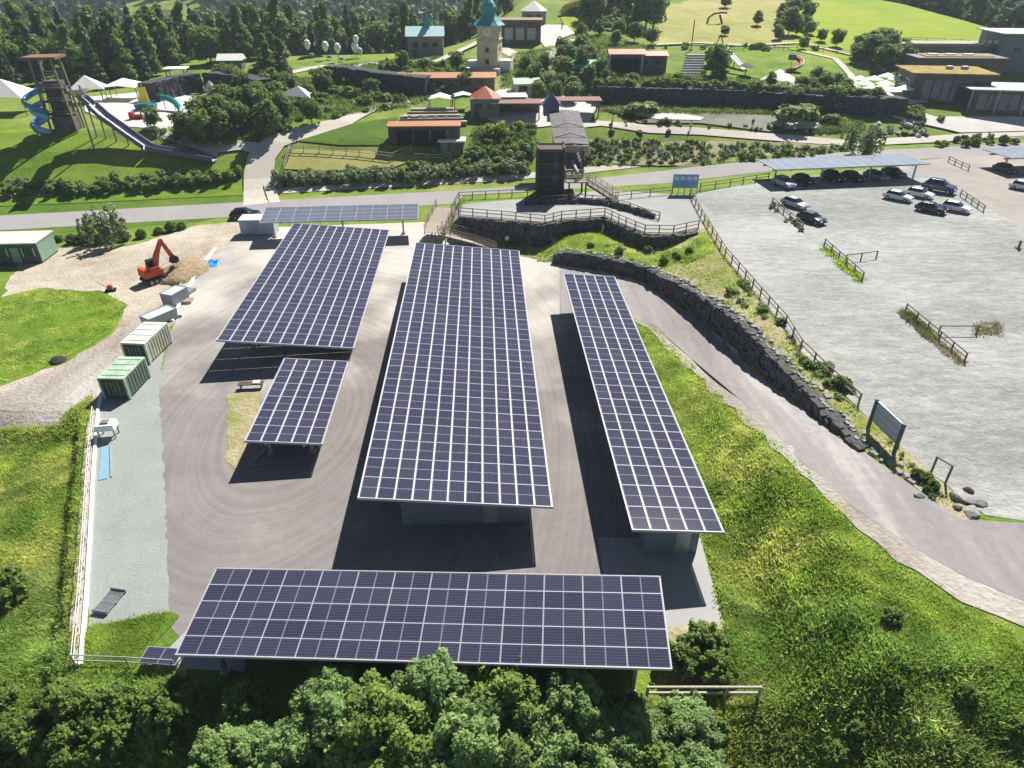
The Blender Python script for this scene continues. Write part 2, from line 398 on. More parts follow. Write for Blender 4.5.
patch('parking_lane', [(905, 166), (925, 160), (1030, 150), (1300, 150), (1300, 250), (1030, 228), (985, 206), (950, 188)], M_dust, 2)
patch('wall_verge', [(545, 262), (500, 243), (560, 232), (640, 232), (700, 200), (706, 215), (730, 262), (765, 305), (800, 350), (850, 402), (900, 445), (960, 500), (985, 518), (960, 522), (905, 478), (860, 440), (800, 385), (745, 338), (690, 290), (640, 268), (600, 258)], M_sand, 2, rag=.2)
# the park on the hill
patch('lawn', [(-20, 185), (0, 128), (60, 130), (150, 150), (210, 166), (244, 162), (244, 196), (100, 203), (-20, 208)], M_lawn, 2)
patch('sand_plaza', [(85, 98), (150, 92), (200, 98), (240, 105), (245, 112), (200, 112), (205, 122), (160, 132), (110, 126), (85, 112)], M_plaza, 2)
strip('footpath', [(262, 204), (258, 180), (262, 158), (275, 142), (310, 132), (345, 122), (375, 108), (410, 102)], (5.5, 2.5), M_path, 4)
strip('footpath', [(258, 150), (240, 146), (212, 150), (180, 140), (158, 133)], 2.6, M_path, 5)
patch('paddock_ground', [(285, 170), (293, 150), (380, 152), (420, 158), (395, 168), (330, 172)], M_dry, 2)
patch('lawn', [(300, 142), (340, 126), (398, 118), (398, 146), (340, 146)], M_verge, 2)
patch('planted_bank', [(578, 162), (575, 140), (650, 142), (800, 144), (860, 150), (800, 156), (700, 166)], M_soil, 3, rag=.3)
strip('footpath', [(560, 128), (600, 124), (650, 130), (700, 132), (760, 137), (850, 144), (930, 140), (1030, 133), (1200, 125)], 2.6, M_path, 3)
patch('plaza', [(868, 104), (900, 108), (935, 118), (1040, 118), (1200, 115), (1200, 135), (1040, 132), (960, 134), (925, 126), (895, 120)], M_plaza, 4)
patch('plaza', [(470, 108), (500, 90), (520, 88), (600, 100), (590, 122), (540, 128), (500, 128)], M_plaza, 2)
patch('plaza', [(520, 32), (532, 25), (566, 26), (575, 34), (560, 40), (530, 40)], M_plaza, 3)
strip('footpath', [(545, 36), (556, 50), (552, 66), (548, 82), (530, 95)], (5, 5), M_plaza, 4)
strip('footpath', [(572, 40), (560, 52), (565, 75)], 2, M_path, 5)
strip('footpath', [(500, 48), (520, 58), (540, 72)], 4, M_path, 2)
strip('footpath', [(190, 94), (215, 92), (240, 97), (258, 105)], 3, M_path, 3)
strip('footpath', [(282, 75), (305, 70), (325, 66)], 3, M_path, 3)
strip('footpath', [(318, 82), (350, 85), (395, 92), (440, 96)], 3, M_path, 3)
patch('meadow_slope', [(655, 45), (655, 12), (700, -2), (790, 0), (800, 48)], M_dry, 1, rag=2.5)
patch('meadow_slope', [(790, 50), (793, 0), (880, -3), (935, 8), (1010, 32), (1005, 54), (900, 52), (850, 62)], M_yel, 1, rag=2.2)
patch('lawn', [(700, 68), (740, 46), (850, 60), (860, 90), (800, 96), (760, 80)], M_lawn, 2, rag=1.5)
patch('lawn', [(560, 18), (590, 14), (590, 30), (568, 32)], M_yel, 2)
patch('sand_plaza', [(745, 88), (780, 70), (800, 82), (790, 90)], M_plaza, 3)
M_knoll = ground_mat('knoll_grass', [(.10, .17, .02), (.17, .24, .035), (.26, .29, .07), (.36, .33, .2)], scales=(.15, .6, 3), bump=1, bscale=4)
patch('knoll', [(540, 256), (520, 247), (560, 240), (600, 234), (640, 254), (690, 248), (704, 232), (716, 252), (690, 262), (640, 262), (600, 253)], M_knoll, 5, rag=.3)
M_water = mat('pond_water', (.07, .085, .04), rough=.6, var=.35, scale=.4, spec=.08)
patch('pond_water', [(612, 112), (660, 110), (740, 112), (830, 118), (846, 126), (780, 134), (700, 124), (640, 124)], M_water, 2)
patch('pond_islet', [(634, 117), (640, 114), (680, 115), (704, 119), (700, 122), (660, 121)], M_plaza, 4)
patch('pond_islet', [(770, 124), (795, 120), (818, 124), (816, 130), (785, 131)], M_plaza, 4)
patch('pond_water', [(205, 108), (225, 106), (228, 114), (206, 116)], mat('pool_water', (.35, .42, .5), rough=.1, var=.05), 5)

patch('plaza', [(848, 104), (850, 92), (918, 90), (928, 104), (900, 108)], M_plaza, 6, rag=.4)
strip('footpath', [(800, 52), (835, 60), (850, 76), (858, 92)], 1.6, M_path, 7)
strip('footpath', [(655, 46), (700, 44), (745, 47), (800, 44), (850, 56)], 1.5, M_path, 8)
strip('footpath', [(430, 60), (400, 66), (370, 64), (350, 70)], 2.2, M_path, 9)
strip('footpath', [(500, 30), (470, 48), (440, 62), (425, 66)], 2.5, M_path, 10)
# ------------------------------------------------------------------ solar carports
def panel_material():
    m = bpy.data.materials.new('solar_cells'); m.use_nodes = True
    nt = m.node_tree; N = nt.nodes; L = nt.links; b = N['Principled BSDF']
    tc = N.new('ShaderNodeTexCoord'); sx = N.new('ShaderNodeSeparateXYZ'); L.new(tc.outputs['Object'], sx.inputs[0])
    def line(src, per, wid, off=0):
        a = N.new('ShaderNodeMath'); a.operation = 'MULTIPLY_ADD'; a.inputs[1].default_value = 1/per; a.inputs[2].default_value = off+50
        L.new(src, a.inputs[0])
        f = N.new('ShaderNodeMath'); f.operation = 'FRACT'; L.new(a.outputs[0], f.inputs[0])
        c = N.new('ShaderNodeMath'); c.operation = 'SUBTRACT'; c.inputs[1].default_value = .5; L.new(f.outputs[0], c.inputs[0])
        d = N.new('ShaderNodeMath'); d.operation = 'ABSOLUTE'; L.new(c.outputs[0], d.inputs[0])
        g = N.new('ShaderNodeMath'); g.operation = 'GREATER_THAN'; g.inputs[1].default_value = .5-wid/per/2; L.new(d.outputs[0], g.inputs[0])
        return g.outputs[0]
    l1 = line(sx.outputs[0], .165, .012, .5); l2 = line(sx.outputs[1], .096, .006, .5)
    mid = N.new('ShaderNodeMath'); mid.operation = 'ABSOLUTE'; L.new(sx.outputs[1], mid.inputs[0])
    m2 = N.new('ShaderNodeMath'); m2.operation = 'LESS_THAN'; m2.inputs[1].default_value = .03; L.new(mid.outputs[0], m2.inputs[0])
    mx0 = N.new('ShaderNodeMath'); mx0.operation = 'MAXIMUM'; L.new(l1, mx0.inputs[0]); L.new(l2, mx0.inputs[1])
    oi = N.new('ShaderNodeObjectInfo')
    rp = N.new('ShaderNodeValToRGB'); e = rp.color_ramp.elements; e[0].color = (.025, .028, .056, 1); e[1].color = (.040, .041, .074, 1)
    L.new(oi.outputs['Random'], rp.inputs[0])
    a = N.new('ShaderNodeMix'); a.data_type = 'RGBA'; L.new(mx0.outputs[0], a.inputs[0]); L.new(rp.outputs[0], a.inputs[6]); a.inputs[7].default_value = (.125, .125, .16, 1)
    c = N.new('ShaderNodeMix'); c.data_type = 'RGBA'; L.new(m2.outputs[0], c.inputs[0]); L.new(a.outputs[2], c.inputs[6]); c.inputs[7].default_value = (.20, .195, .235, 1)
    L.new(c.outputs[2], b.inputs['Base Color'])
    b.inputs['Roughness'].default_value = .09; b.inputs['IOR'].default_value = 1.45; b.inputs['Specular IOR Level'].default_value = .35
    return m
M_cell = panel_material()
M_alu = mat('brushed_aluminium', (.44, .43, .475), rough=.5, var=.05, metal=.0, spec=.5)
M_galv = mat('galvanised_steel', (.34, .36, .37), rough=.5, var=.12, scale=4, metal=.4)
M_dkst = mat('slate_blue_wall', (.16, .21, .24), rough=.8, var=.1, scale=1)  # even dark slate blue for sheds, doors and a hall
def panel_mesh(w, l, nm='solar_panel'):
    """framed module, cells slightly below the frame lip; long side along y"""
    b = MB(); t = .035; fw = .022
    b.box((0, 0, t/2-.004), (w-2*fw, l-2*fw, t-.008), mi=0)
    for sx in (-1, 1): b.box((sx*(w/2-fw/2), 0, t/2), (fw, l, t), mi=1)
    for sy in (-1, 1): b.box((0, sy*(l/2-fw/2), t/2), (w-2*fw-.002, fw, t), mi=1)
    o = b.obj(nm, [M_cell, M_alu]); me = o.data; bpy.data.objects.remove(o); return me
PM = panel_mesh(1.045, 2.06)
def carport(label, ctr, yaw, tx, ty, nx, ny, px, py, land=False, posts=(), beams=3, group='solar carports in the court', fascia=.18, mesh=None):
    """array of nx by ny modules on rails, beams and posts. Tilt angles tx about x, ty about y"""
    Mz = Matrix.Rotation(R(yaw), 4, 'Z')@Matrix.Rotation(R(tx), 4, 'X')@Matrix.Rotation(R(ty), 4, 'Y')
    root = thing('solar_carport', label, 'solar carport', (ctr[0], ctr[1], 0), 0, group)
    T = Matrix.Translation((0, 0, ctr[2]))@Mz
    W, L = nx*px, ny*py
    me = mesh or PM
    cells = [(i, j) for j in range(ny) for i in range(nx)]
    n_sep = min(100, len(cells))
    for k, (i, j) in enumerate(cells[:n_sep]):
        o = link(me, 'solar_panel', root)
        o.matrix_local = T@Matrix.Translation((-W/2+px*(i+.5), -L/2+py*(j+.5), -.035))@(Matrix.Rotation(R(90), 4, 'Z') if land else Matrix.Identity(4))
    if len(cells) > n_sep:
        # the panels farther from the camera, one mesh
        b = MB(); pr = random.Random(3)
        for i, j in cells[n_sep:]:
            Q = T@Matrix.Translation((-W/2+px*(i+.5), -L/2+py*(j+.5), -.035))
            w, l, t, fw = 1.045, 2.06, .035, .022
            s = MB(); s.box((0, 0, t/2-.004), (w-2*fw, l-2*fw, t-.008), mi=0)
            for sx in (-1, 1): s.box((sx*(w/2-fw/2), 0, t/2), (fw, l, t), mi=1)
            for sy in (-1, 1): s.box((0, sy*(l/2-fw/2), t/2), (w-2*fw-.002, fw, t), mi=1)
            s.xform(Matrix.Translation((-W/2+px*(i+.5), -L/2+py*(j+.5), -.035)))
            for f, mi in zip(s.f, s.m): pass
            b.add(s.v, s.f); b.m[-len(s.m):] = s.m
        # shift local frame so that the cell grid of the material lines up with every module
        o = b.obj('solar_panel_field', [M_cell2(px, py, W, L), M_alu], root); o.matrix_local = T; o['kind'] = 'stuff'
    def put(b, nm, mt=M_galv):
        o = b.obj(nm, mt, root); o.matrix_local = T; return o
    # pale rails show through the gaps between the modules
    for i in range(nx+1 if not land else 0):
        b = MB(); x = -W/2+px*i
        b.box((x, 0, -.065), (.085 if 0 < i < nx else .07, L+.02, .05)); put(b, 'rail', M_alu)
    if land:
        for j in range(ny+1):
            b = MB(); b.box((0, -L/2+py*j, -.065), (W+.02, .07, .05)); put(b, 'rail', M_alu)
        for i in range(nx+1):
            b = MB(); b.box((-W/2+px*i, 0, -.12), (.10, L, .05)); put(b, 'rail', M_alu)
    # edge trim
    for sy in (-1, 1):
        b = MB(); b.box((0, sy*(L/2+.03), -.07), (W+.12, .05, fascia)); put(b, 'gutter' if sy < 0 else 'edge_trim', M_alu)
    for sx in (-1, 1):
        b = MB(); b.box((sx*(W/2+.03), 0, -.06), (.05, L, .12)); put(b, 'edge_trim', M_alu)
    # purlins and beams under the modules
    npur = max(2, int((L if not land else W)/4.2))
    for k in range(npur):
        b = MB()
        if land: b.box((-W/2+W*(k+.5)/npur, 0, -.27), (.12, L*.96, .22))
        else: b.box((0, -L/2+L*(k+.5)/npur, -.2), (W*.97, .12, .2))
        put(b, 'beam')
    for k in range(beams):
        b = MB()
        if land: b.box((0, -L/2+L*(k+.5)/beams, -.5), (W*.98, .16, .24))
        else: b.box((-W/2+W*(k+.5)/beams, 0, -.42), (.16, L*.97, .24))
        put(b, 'beam')
    for (x, y) in posts:
        q = T@Vector((x, y, -.5))
        b = MB(); b.box((q.x, q.y, q.z/2), (.2, .2, q.z)); b.box((q.x, q.y, .12), (.5, .5, .24)); b.obj('post', M_galv, root)
    return root
_cell2 = {}
def M_cell2(px, py, W, L):
    """the same cells for a joined field: coordinates folded into one module"""
    m = M_cell.copy(); m.name = 'solar_cells_field'
    nt = m.node_tree; N = nt.nodes; Lk = nt.links
    sx = [n for n in N if n.type == 'SEPXYZ'][0]; tc = [n for n in N if n.type == 'TEX_COORD'][0]
    outs = []
    for axn, per, ext in ((0, px, W), (1, py, L)):
        s2 = N.new('ShaderNodeSeparateXYZ'); Lk.new(tc.outputs['Object'], s2.inputs[0])
        a = N.new('ShaderNodeMath'); a.operation = 'MULTIPLY_ADD'; a.inputs[1].default_value = 1/per; a.inputs[2].default_value = ext/2/per+.0
        Lk.new(s2.outputs[axn], a.inputs[0])
        f = N.new('ShaderNodeMath'); f.operation = 'FRACT'; Lk.new(a.outputs[0], f.inputs[0])
        g = N.new('ShaderNodeMath'); g.operation = 'MULTIPLY_ADD'; g.inputs[1].default_value = per; g.inputs[2].default_value = -per/2
        Lk.new(f.outputs[0], g.inputs[0]); outs.append(g.outputs[0])
        if axn == 0: fx = a
        else: fy = a
    cb = N.new('ShaderNodeCombineXYZ'); Lk.new(outs[0], cb.inputs[0]); Lk.new(outs[1], cb.inputs[1])
    Lk.new(cb.outputs[0], sx.inputs[0])
    # per-module tone from the module's index
    fl = []
    for a in (fx, fy):
        q = N.new('ShaderNodeMath'); q.operation = 'FLOOR'; Lk.new(a.outputs[0], q.inputs[0]); fl.append(q)
    c2 = N.new('ShaderNodeCombineXYZ'); Lk.new(fl[0].outputs[0], c2.inputs[0]); Lk.new(fl[1].outputs[0], c2.inputs[1])
    wn = N.new('ShaderNodeTexWhiteNoise'); wn.noise_dimensions = '3D'; Lk.new(c2.outputs[0], wn.inputs['Vector'])
    rp = [n for n in N if n.type == 'VALTORGB'][0]; Lk.new(wn.outputs['Value'], rp.inputs[0])
    return m
def rowposts(xs, L, n): return [(x, -L/2+L*(k+.5)/n) for x in xs for k in range(n)]
carport('largest solar carport, the wide central one in the middle of the court', (-4.46, 56.32, 3.33), 2.22, -.37, 5.54, 11, 22, 1.13, 2.08, posts=rowposts((-4.2, 0, 4.6), 42, 5))
carport('narrow long solar carport beside the grass slope, nearest the ramp road', (9.29, 50.55, 3.43), 2.46, -.36, 4.5, 5, 19, 1.13, 2.08, posts=rowposts((-1.7, 1.7), 37, 6), beams=2)
carport('wide solar carport behind the smallest one, on the left of the court', (-21.76, 72.2, 2.51), 2.58, .08, 5.26, 11, 15, 1.13, 2.13, posts=rowposts((-4.4, -1, 3.6), 31, 4))
carport('smallest solar carport in the court, standing over the sandy island', (-17.44, 47.8, 2.11), 2.52, -.55, 4.82, 5, 6, 1.13, 2.08, posts=[(-1.6, -4.8), (1.6, -4.8), (-1.6, 4.8), (1.6, 4.8)], beams=2)
carport('solar carport set crosswise in front of the treetops, its panels lying sideways', (-4.59, 24.32, 3.83), -3.41, 6.38, -2.54, 12, 5, 2.08, 1.05, land=True, posts=[(x, y) for x in (-11, -5.5, 0, 5.5, 11) for y in (-1.6, 1.2)], beams=2)
# ------------------------------------------------------------------ objects of the site
def mpp(px, py, z=None):
    """metres per picture pixel at that place of the ground"""
    p = P(px, py) if z is None else PH(px, py, z)
    return (p.y*math.cos(TILT)+(CAMH-p.z)*math.sin(TILT))/FPX
C = {}
def pm(key, rgb, **k):
    """painted or plain material from a picture colour"""
    c = lin(rgb); kk = dict(rough=.6, var=.08, scale=2.0); kk.update(k)
    return mat(key, c, **kk)
M_white = pm('white_paint', (226, 226, 222)); M_blk = pm('black_rubber', (22, 22, 24), rough=.8)
M_glass = mat('dark_glass', (.015, .02, .028), rough=.08, var=.1, spec=.6)
M_wood = mat('weathered_wood', (.23, .19, .15), rough=.85, var=.3, scale=6, bump=.3)
M_woodp = mat('pale_timber', (.40, .35, .28), rough=.8, var=.2, scale=6)
M_dwood = mat('dark_timber', (.085, .065, .05), rough=.8, var=.3, scale=4, bump=.3)
M_rust = pm('red_roof', (176, 92, 70), var=.2); M_orange = pm('orange_tiles', (172, 116, 76), var=.2)
M_stone = mat('dark_stone', (.075, .075, .075), rough=.9, var=.45, scale=1.3, bump=.7, bscale=3)
M_stonel = mat('light_stone', (.42, .41, .39), rough=.9, var=.3, scale=1.5, bump=.6, bscale=4)
M_bark = mat('bark', (.13, .10, .075), rough=.9, var=.3, scale=5)
M_metal = pm('grey_metal', (150, 154, 158), metal=.5, rough=.4)
M_fence = mat('fence_timber', (.20, .17, .135), rough=.9, var=.3, scale=5)

def stone_wall(name, label, base, zb, zt, th=.9, mt=None, cap=None, size=.8, seed=1, side=-1):
    """rough boulder wall: a core and courses of irregular blocks; base runs along the foot of the visible face"""
    r = random.Random(seed); mt = mt or M_stone
    pts = [Vector(p).to_2d() for p in base]
    f = lambda g, p, i: g(p.x, p.y) if callable(g) else (g[i] if isinstance(g, (list, tuple)) else g)
    D, ZB, ZT = [], [], []
    for i, (a, b) in enumerate(zip(pts, pts[1:])):
        k = max(1, int((b-a).length/size+.5))
        for j in range(k):
            q = a.lerp(b, j/k); D.append(q)
            ZB.append(f(zb, q, 0) if callable(zb) else (zb if not isinstance(zb, (list, tuple)) else zb[i]*(1-j/k)+zb[i+1]*j/k))
            ZT.append(f(zt, q, 0) if callable(zt) else (zt if not isinstance(zt, (list, tuple)) else zt[i]*(1-j/k)+zt[i+1]*j/k))
    D.append(pts[-1]); ZB.append(ZB[-1]); ZT.append(ZT[-1])
    core = MB(); st = MB(); cp = MB()
    for i in range(len(D)-1):
        a, b = D[i], D[i+1]; t = (b-a).normalized(); n = Vector((-t.y, t.x))*(-side)
        zb0, zt0, zt1 = min(ZB[i], ZB[i+1])-.3, ZT[i], ZT[i+1]
        if zt0-zb0 < .62: continue
        vs = [(*(a+n*.25), zb0), (*(b+n*.25), zb0), (*(b+n*th), zb0), (*(a+n*th), zb0), (*(a+n*.3), zt0-.03), (*(b+n*.3), zt1-.03), (*(b+n*th), zt1-.03), (*(a+n*th), zt0-.03)]
        core.add(vs, [(3, 2, 1, 0), (4, 5, 6, 7), (0, 1, 5, 4), (1, 2, 6, 5), (2, 3, 7, 6), (3, 0, 4, 7)])
        zc = zb0
        while zc < zt0-.1:
            hh = min(r.uniform(.38, .75)*size, zt0-zc+.12)
            lean = (zc-zb0)/max(.5, zt0-zb0)*.25
            c = a.lerp(b, .5+r.uniform(-.25, .25))+n*(.28+lean+r.uniform(-.12, .12))
            w2 = size*r.uniform(.85, 1.25); d2 = r.uniform(.5, .75)
            M = Matrix.Rotation(math.atan2(t.y, t.x)+r.uniform(-.2, .2), 3, 'Z')@Matrix.Rotation(r.uniform(-.12, .12), 3, 'X')@Matrix.Rotation(r.uniform(-.1, .1), 3, 'Y')
            o = len(st.v); st.box((c.x, c.y, zc+hh/2), (w2, d2, hh*1.03), M=M, taper=r.uniform(.78, .96))
            for k in range(o, len(st.v)):
                v = st.v[k]; st.v[k] = (v[0]+r.uniform(-.07, .07), v[1]+r.uniform(-.07, .07), v[2]+r.uniform(-.06, .06))
            zc += hh
    root = thing(name, label, 'stone wall')
    core.obj('core', mt, root); st.obj('boulder_facing', mt, root)
    return root
def rail_fence(name, label, pts, h=1.1, sp=2.5, rails=2, mt=None, world=False, post=.11, rw=.07, lift=0, cat='fence', group=None, zs=None, infill=None):
    """posts and rails along a line; every post its own part"""
    W = [Vector(p) if world else P(*p) for p in pts]
    W = [Vector((p.x, p.y, Z(p.x, p.y) if zs is None else zs[i])) for i, p in enumerate(W)]
    mt = mt or M_fence
    D = []
    for a, b in zip(W, W[1:]):
        k = max(1, round((b-a).length/sp))
        D += [a.lerp(b, i/k) for i in range(k)]
    D.append(W[-1])
    if zs is None: D = [Vector((p.x, p.y, Z(p.x, p.y)+lift)) for p in D]
    root = thing(name, label, cat, D[0], 0, group)
    o = D[0]
    for p in D:
        b = MB(); q = p-o; b.box((q.x, q.y, q.z+h/2-.1), (post, post, h+.2), rz=.3); b.obj('post', mt, root)
    for j in range(rails):
        b = MB(); zz = h*(1-.42*j)-.06
        for p, q in zip(D, D[1:]): b.bar(p-o+Vector((0, 0, zz)), q-o+Vector((0, 0, zz)), rw, rw*1.3)
        b.obj('rail', mt, root)
    if infill:
        b = MB()
        for p, q in zip(D, D[1:]):
            k = int((q-p).length/.16)
            for i in range(1, k): c = p.lerp(q, i/k)-o; b.bar(c+Vector((0, 0, .1)), c+Vector((0, 0, h-.1)), .035)
        b.obj('baluster_row', mt, root)
    return root

# walls of the ramp and the boardwalk
stone_wall('stone_wall', 'long dark boulder wall curving along the upper side of the ramp road', WALL[1:-1],
           lambda x, y: 3.0*float(sm(np.array((62-y)/26.)))-.05, lambda x, y: max(Z(x+.9, y+1.2), Z(x+1.6, y+.6))+.1, th=1.5, seed=3)
stone_wall('stone_wall', 'dark boulder wall carrying the curved boardwalk above the grass knoll', WALL2[1:-1], lambda x, y: min(Z(x+.3, y-1.2), 2.6), 3.05, th=1.5, seed=5)
M_kerb = mat('kerb_stone', (.27, .265, .25), rough=.9, var=.25, scale=2, bump=.4)
def coping():
    b = MB(); r = random.Random(2)
    base = WALL[1:-1]
    for p, q in zip(base, base[1:]):
        p = Vector(p); q = Vector(q); k = int((q-p).length/.45); t = (q-p).normalized(); n = Vector((-t.y, t.x))
        for i in range(k):
            c = p.lerp(q, (i+.5)/k)+n*(1.35+r.uniform(-.5, .5))
            b.box((c.x, c.y, Z(c.x+.5, c.y+.4)+.08), (r.uniform(.25, .8), r.uniform(.25, .7), r.uniform(.12, .3)), rz=r.uniform(0, 3), taper=.7)
    o = b.obj('rubble', M_kerb); tag(o, 'pale rubble stones lying along the top of the ramp wall', 'rubble', None, 'stuff')
coping()
# wooden switchback and boardwalk
def deck(name, label, pts, zs, w, cat='boardwalk', rails=(1, 1), mt=None):
    W = [Vector((p[0], p[1], z)) for p, z in zip(pts, zs)]
    o = W[0].copy(); root = thing(name, label, cat, o)
    pl = MB(); be = MB(); Lr, Rr = [], []
    for i, p in enumerate(W):
        t = (W[min(i+1, len(W)-1)]-W[max(i-1, 0)]).to_2d().normalized(); n = Vector((-t.y, t.x, 0))
        Lr.append(p+n*w/2); Rr.append(p-n*w/2)
    for i in range(len(W)-1):
        k = max(1, int((W[i+1]-W[i]).length/.25))
        for j in range(k):
            a0, a1 = j/k+.02/k, (j+1)/k-.1/k
            q = [Lr[i].lerp(Lr[i+1], a0)-o, Rr[i].lerp(Rr[i+1], a0)-o, Rr[i].lerp(Rr[i+1], a1)-o, Lr[i].lerp(Lr[i+1], a1)-o]
            up = Vector((0, 0, .05)); vs = [v-up for v in q]+[v for v in q]
            pl.add(vs, [(3, 2, 1, 0), (4, 5, 6, 7), (0, 1, 5, 4), (1, 2, 6, 5), (2, 3, 7, 6), (3, 0, 4, 7)])
        for S in (Lr, Rr): be.bar(S[i]-o-Vector((0, 0, .16)), S[i+1]-o-Vector((0, 0, .16)), .1, .2)
    pl.obj('deck_boards', mt or M_woodp, root); be.obj('edge_beam', M_wood, root)
    for S, on in ((Lr, rails[0]), (Rr, rails[1])):
        if not on: continue
        rr = MB()
        for a, b2 in zip(S, S[1:]):
            k = max(1, round((b2-a).length/1.6))
            for j in range(k+1):
                q = a.lerp(b2, j/k)-o
                pb = MB(); pb.bar(q-Vector((0, 0, .1)), q+Vector((0, 0, 1.1)), .08); pb.obj('post', M_wood, root)
            for hh in (.3, .55, .8, 1.08): rr.bar(a-o+Vector((0, 0, hh)), b2-o+Vector((0, 0, hh)), .05, .06)
        rr.obj('handrail', M_wood, root)
    lg = MB()
    for a in W[1:]:
        zg = Z(a.x, a.y)
        if a.z-zg > .4:
            for S in (-1, 1): b = MB(); b.bar(Vector((a.x-o.x+S*w*.35, a.y-o.y, zg-o.z-.2)), Vector((a.x-o.x+S*w*.35, a.y-o.y, a.z-o.z-.1)), .14); b.obj('leg', M_wood, root)
    return root
deck('wooden_ramp', 'wooden ramp with slatted railings at the far end of the central solar carport', [(-1.8, 87.0), (-4.8, 87.6), (-9.6, 88.6)], [.1, .8, 1.7], 1.9, 'wooden ramp')
deck('wooden_platform', 'grey wooden landing at the left end of the boulder wall', [(-10.2, 88.0), (-10.0, 91.0), (-9.2, 94.5)], [1.75, 2.2, 3.05], 2.8, 'platform')
patch('boardwalk_ground', [(-8, 91), (-1.3, 89.6), (4.5, 87.9), (7, 89.6), (12.3, 90.8), (15.2, 86.6), (17, 84.2), (20.4, 84.2), (23, 85.6), (27.5, 92), (26.5, 100), (14, 103), (2, 98.5), (-8, 96)], M_grav, 2, world=True)
strip('boardwalk_path', [(-9, 94.3), (-2, 93.2), (5, 93.4), (11.5, 94.4), (16.8, 89.4), (20, 87), (25, 87)], 2.2, M_conc, 4, world=True)
rail_fence('wooden_railing', 'slatted railing on the outer edge of the curved boardwalk', [(-7.2, 91.1), (-1.4, 89.7), (4.3, 87.9), (6.6, 89.6), (12.5, 90.9), (14.8, 87.0), (16.8, 84.2), (20.4, 84.0), (24, 86)], 1.15, 1.8, 3, world=True, cat='railing', mt=M_wood, zs=[3.05]*9)
rail_fence('wooden_railing', 'inner slatted railing curling beside the foot of the stair tower', [(4, 96.2), (9.5, 97.2), (13.2, 96.2), (16.2, 93.2), (18.0, 90.6), (19.6, 89.4)], 1.15, 1.8, 3, world=True, cat='railing', mt=M_wood)
rail_fence('wooden_railing', 'straight railing between the road and the terrace of the stair tower', [(-9.5, 98), (0, 99.6), (4.5, 100.4)], 1.1, 2, 2, world=True, cat='railing', mt=M_wood)
stone_wall('stone_wall', 'low inner boulder kerb inside the curl of the boardwalk', [(2, 95.4), (9.5, 96.4), (13.4, 95.2), (16.4, 92.2), (18.6, 89.6)], 2.95, 3.7, th=.8, seed=8)

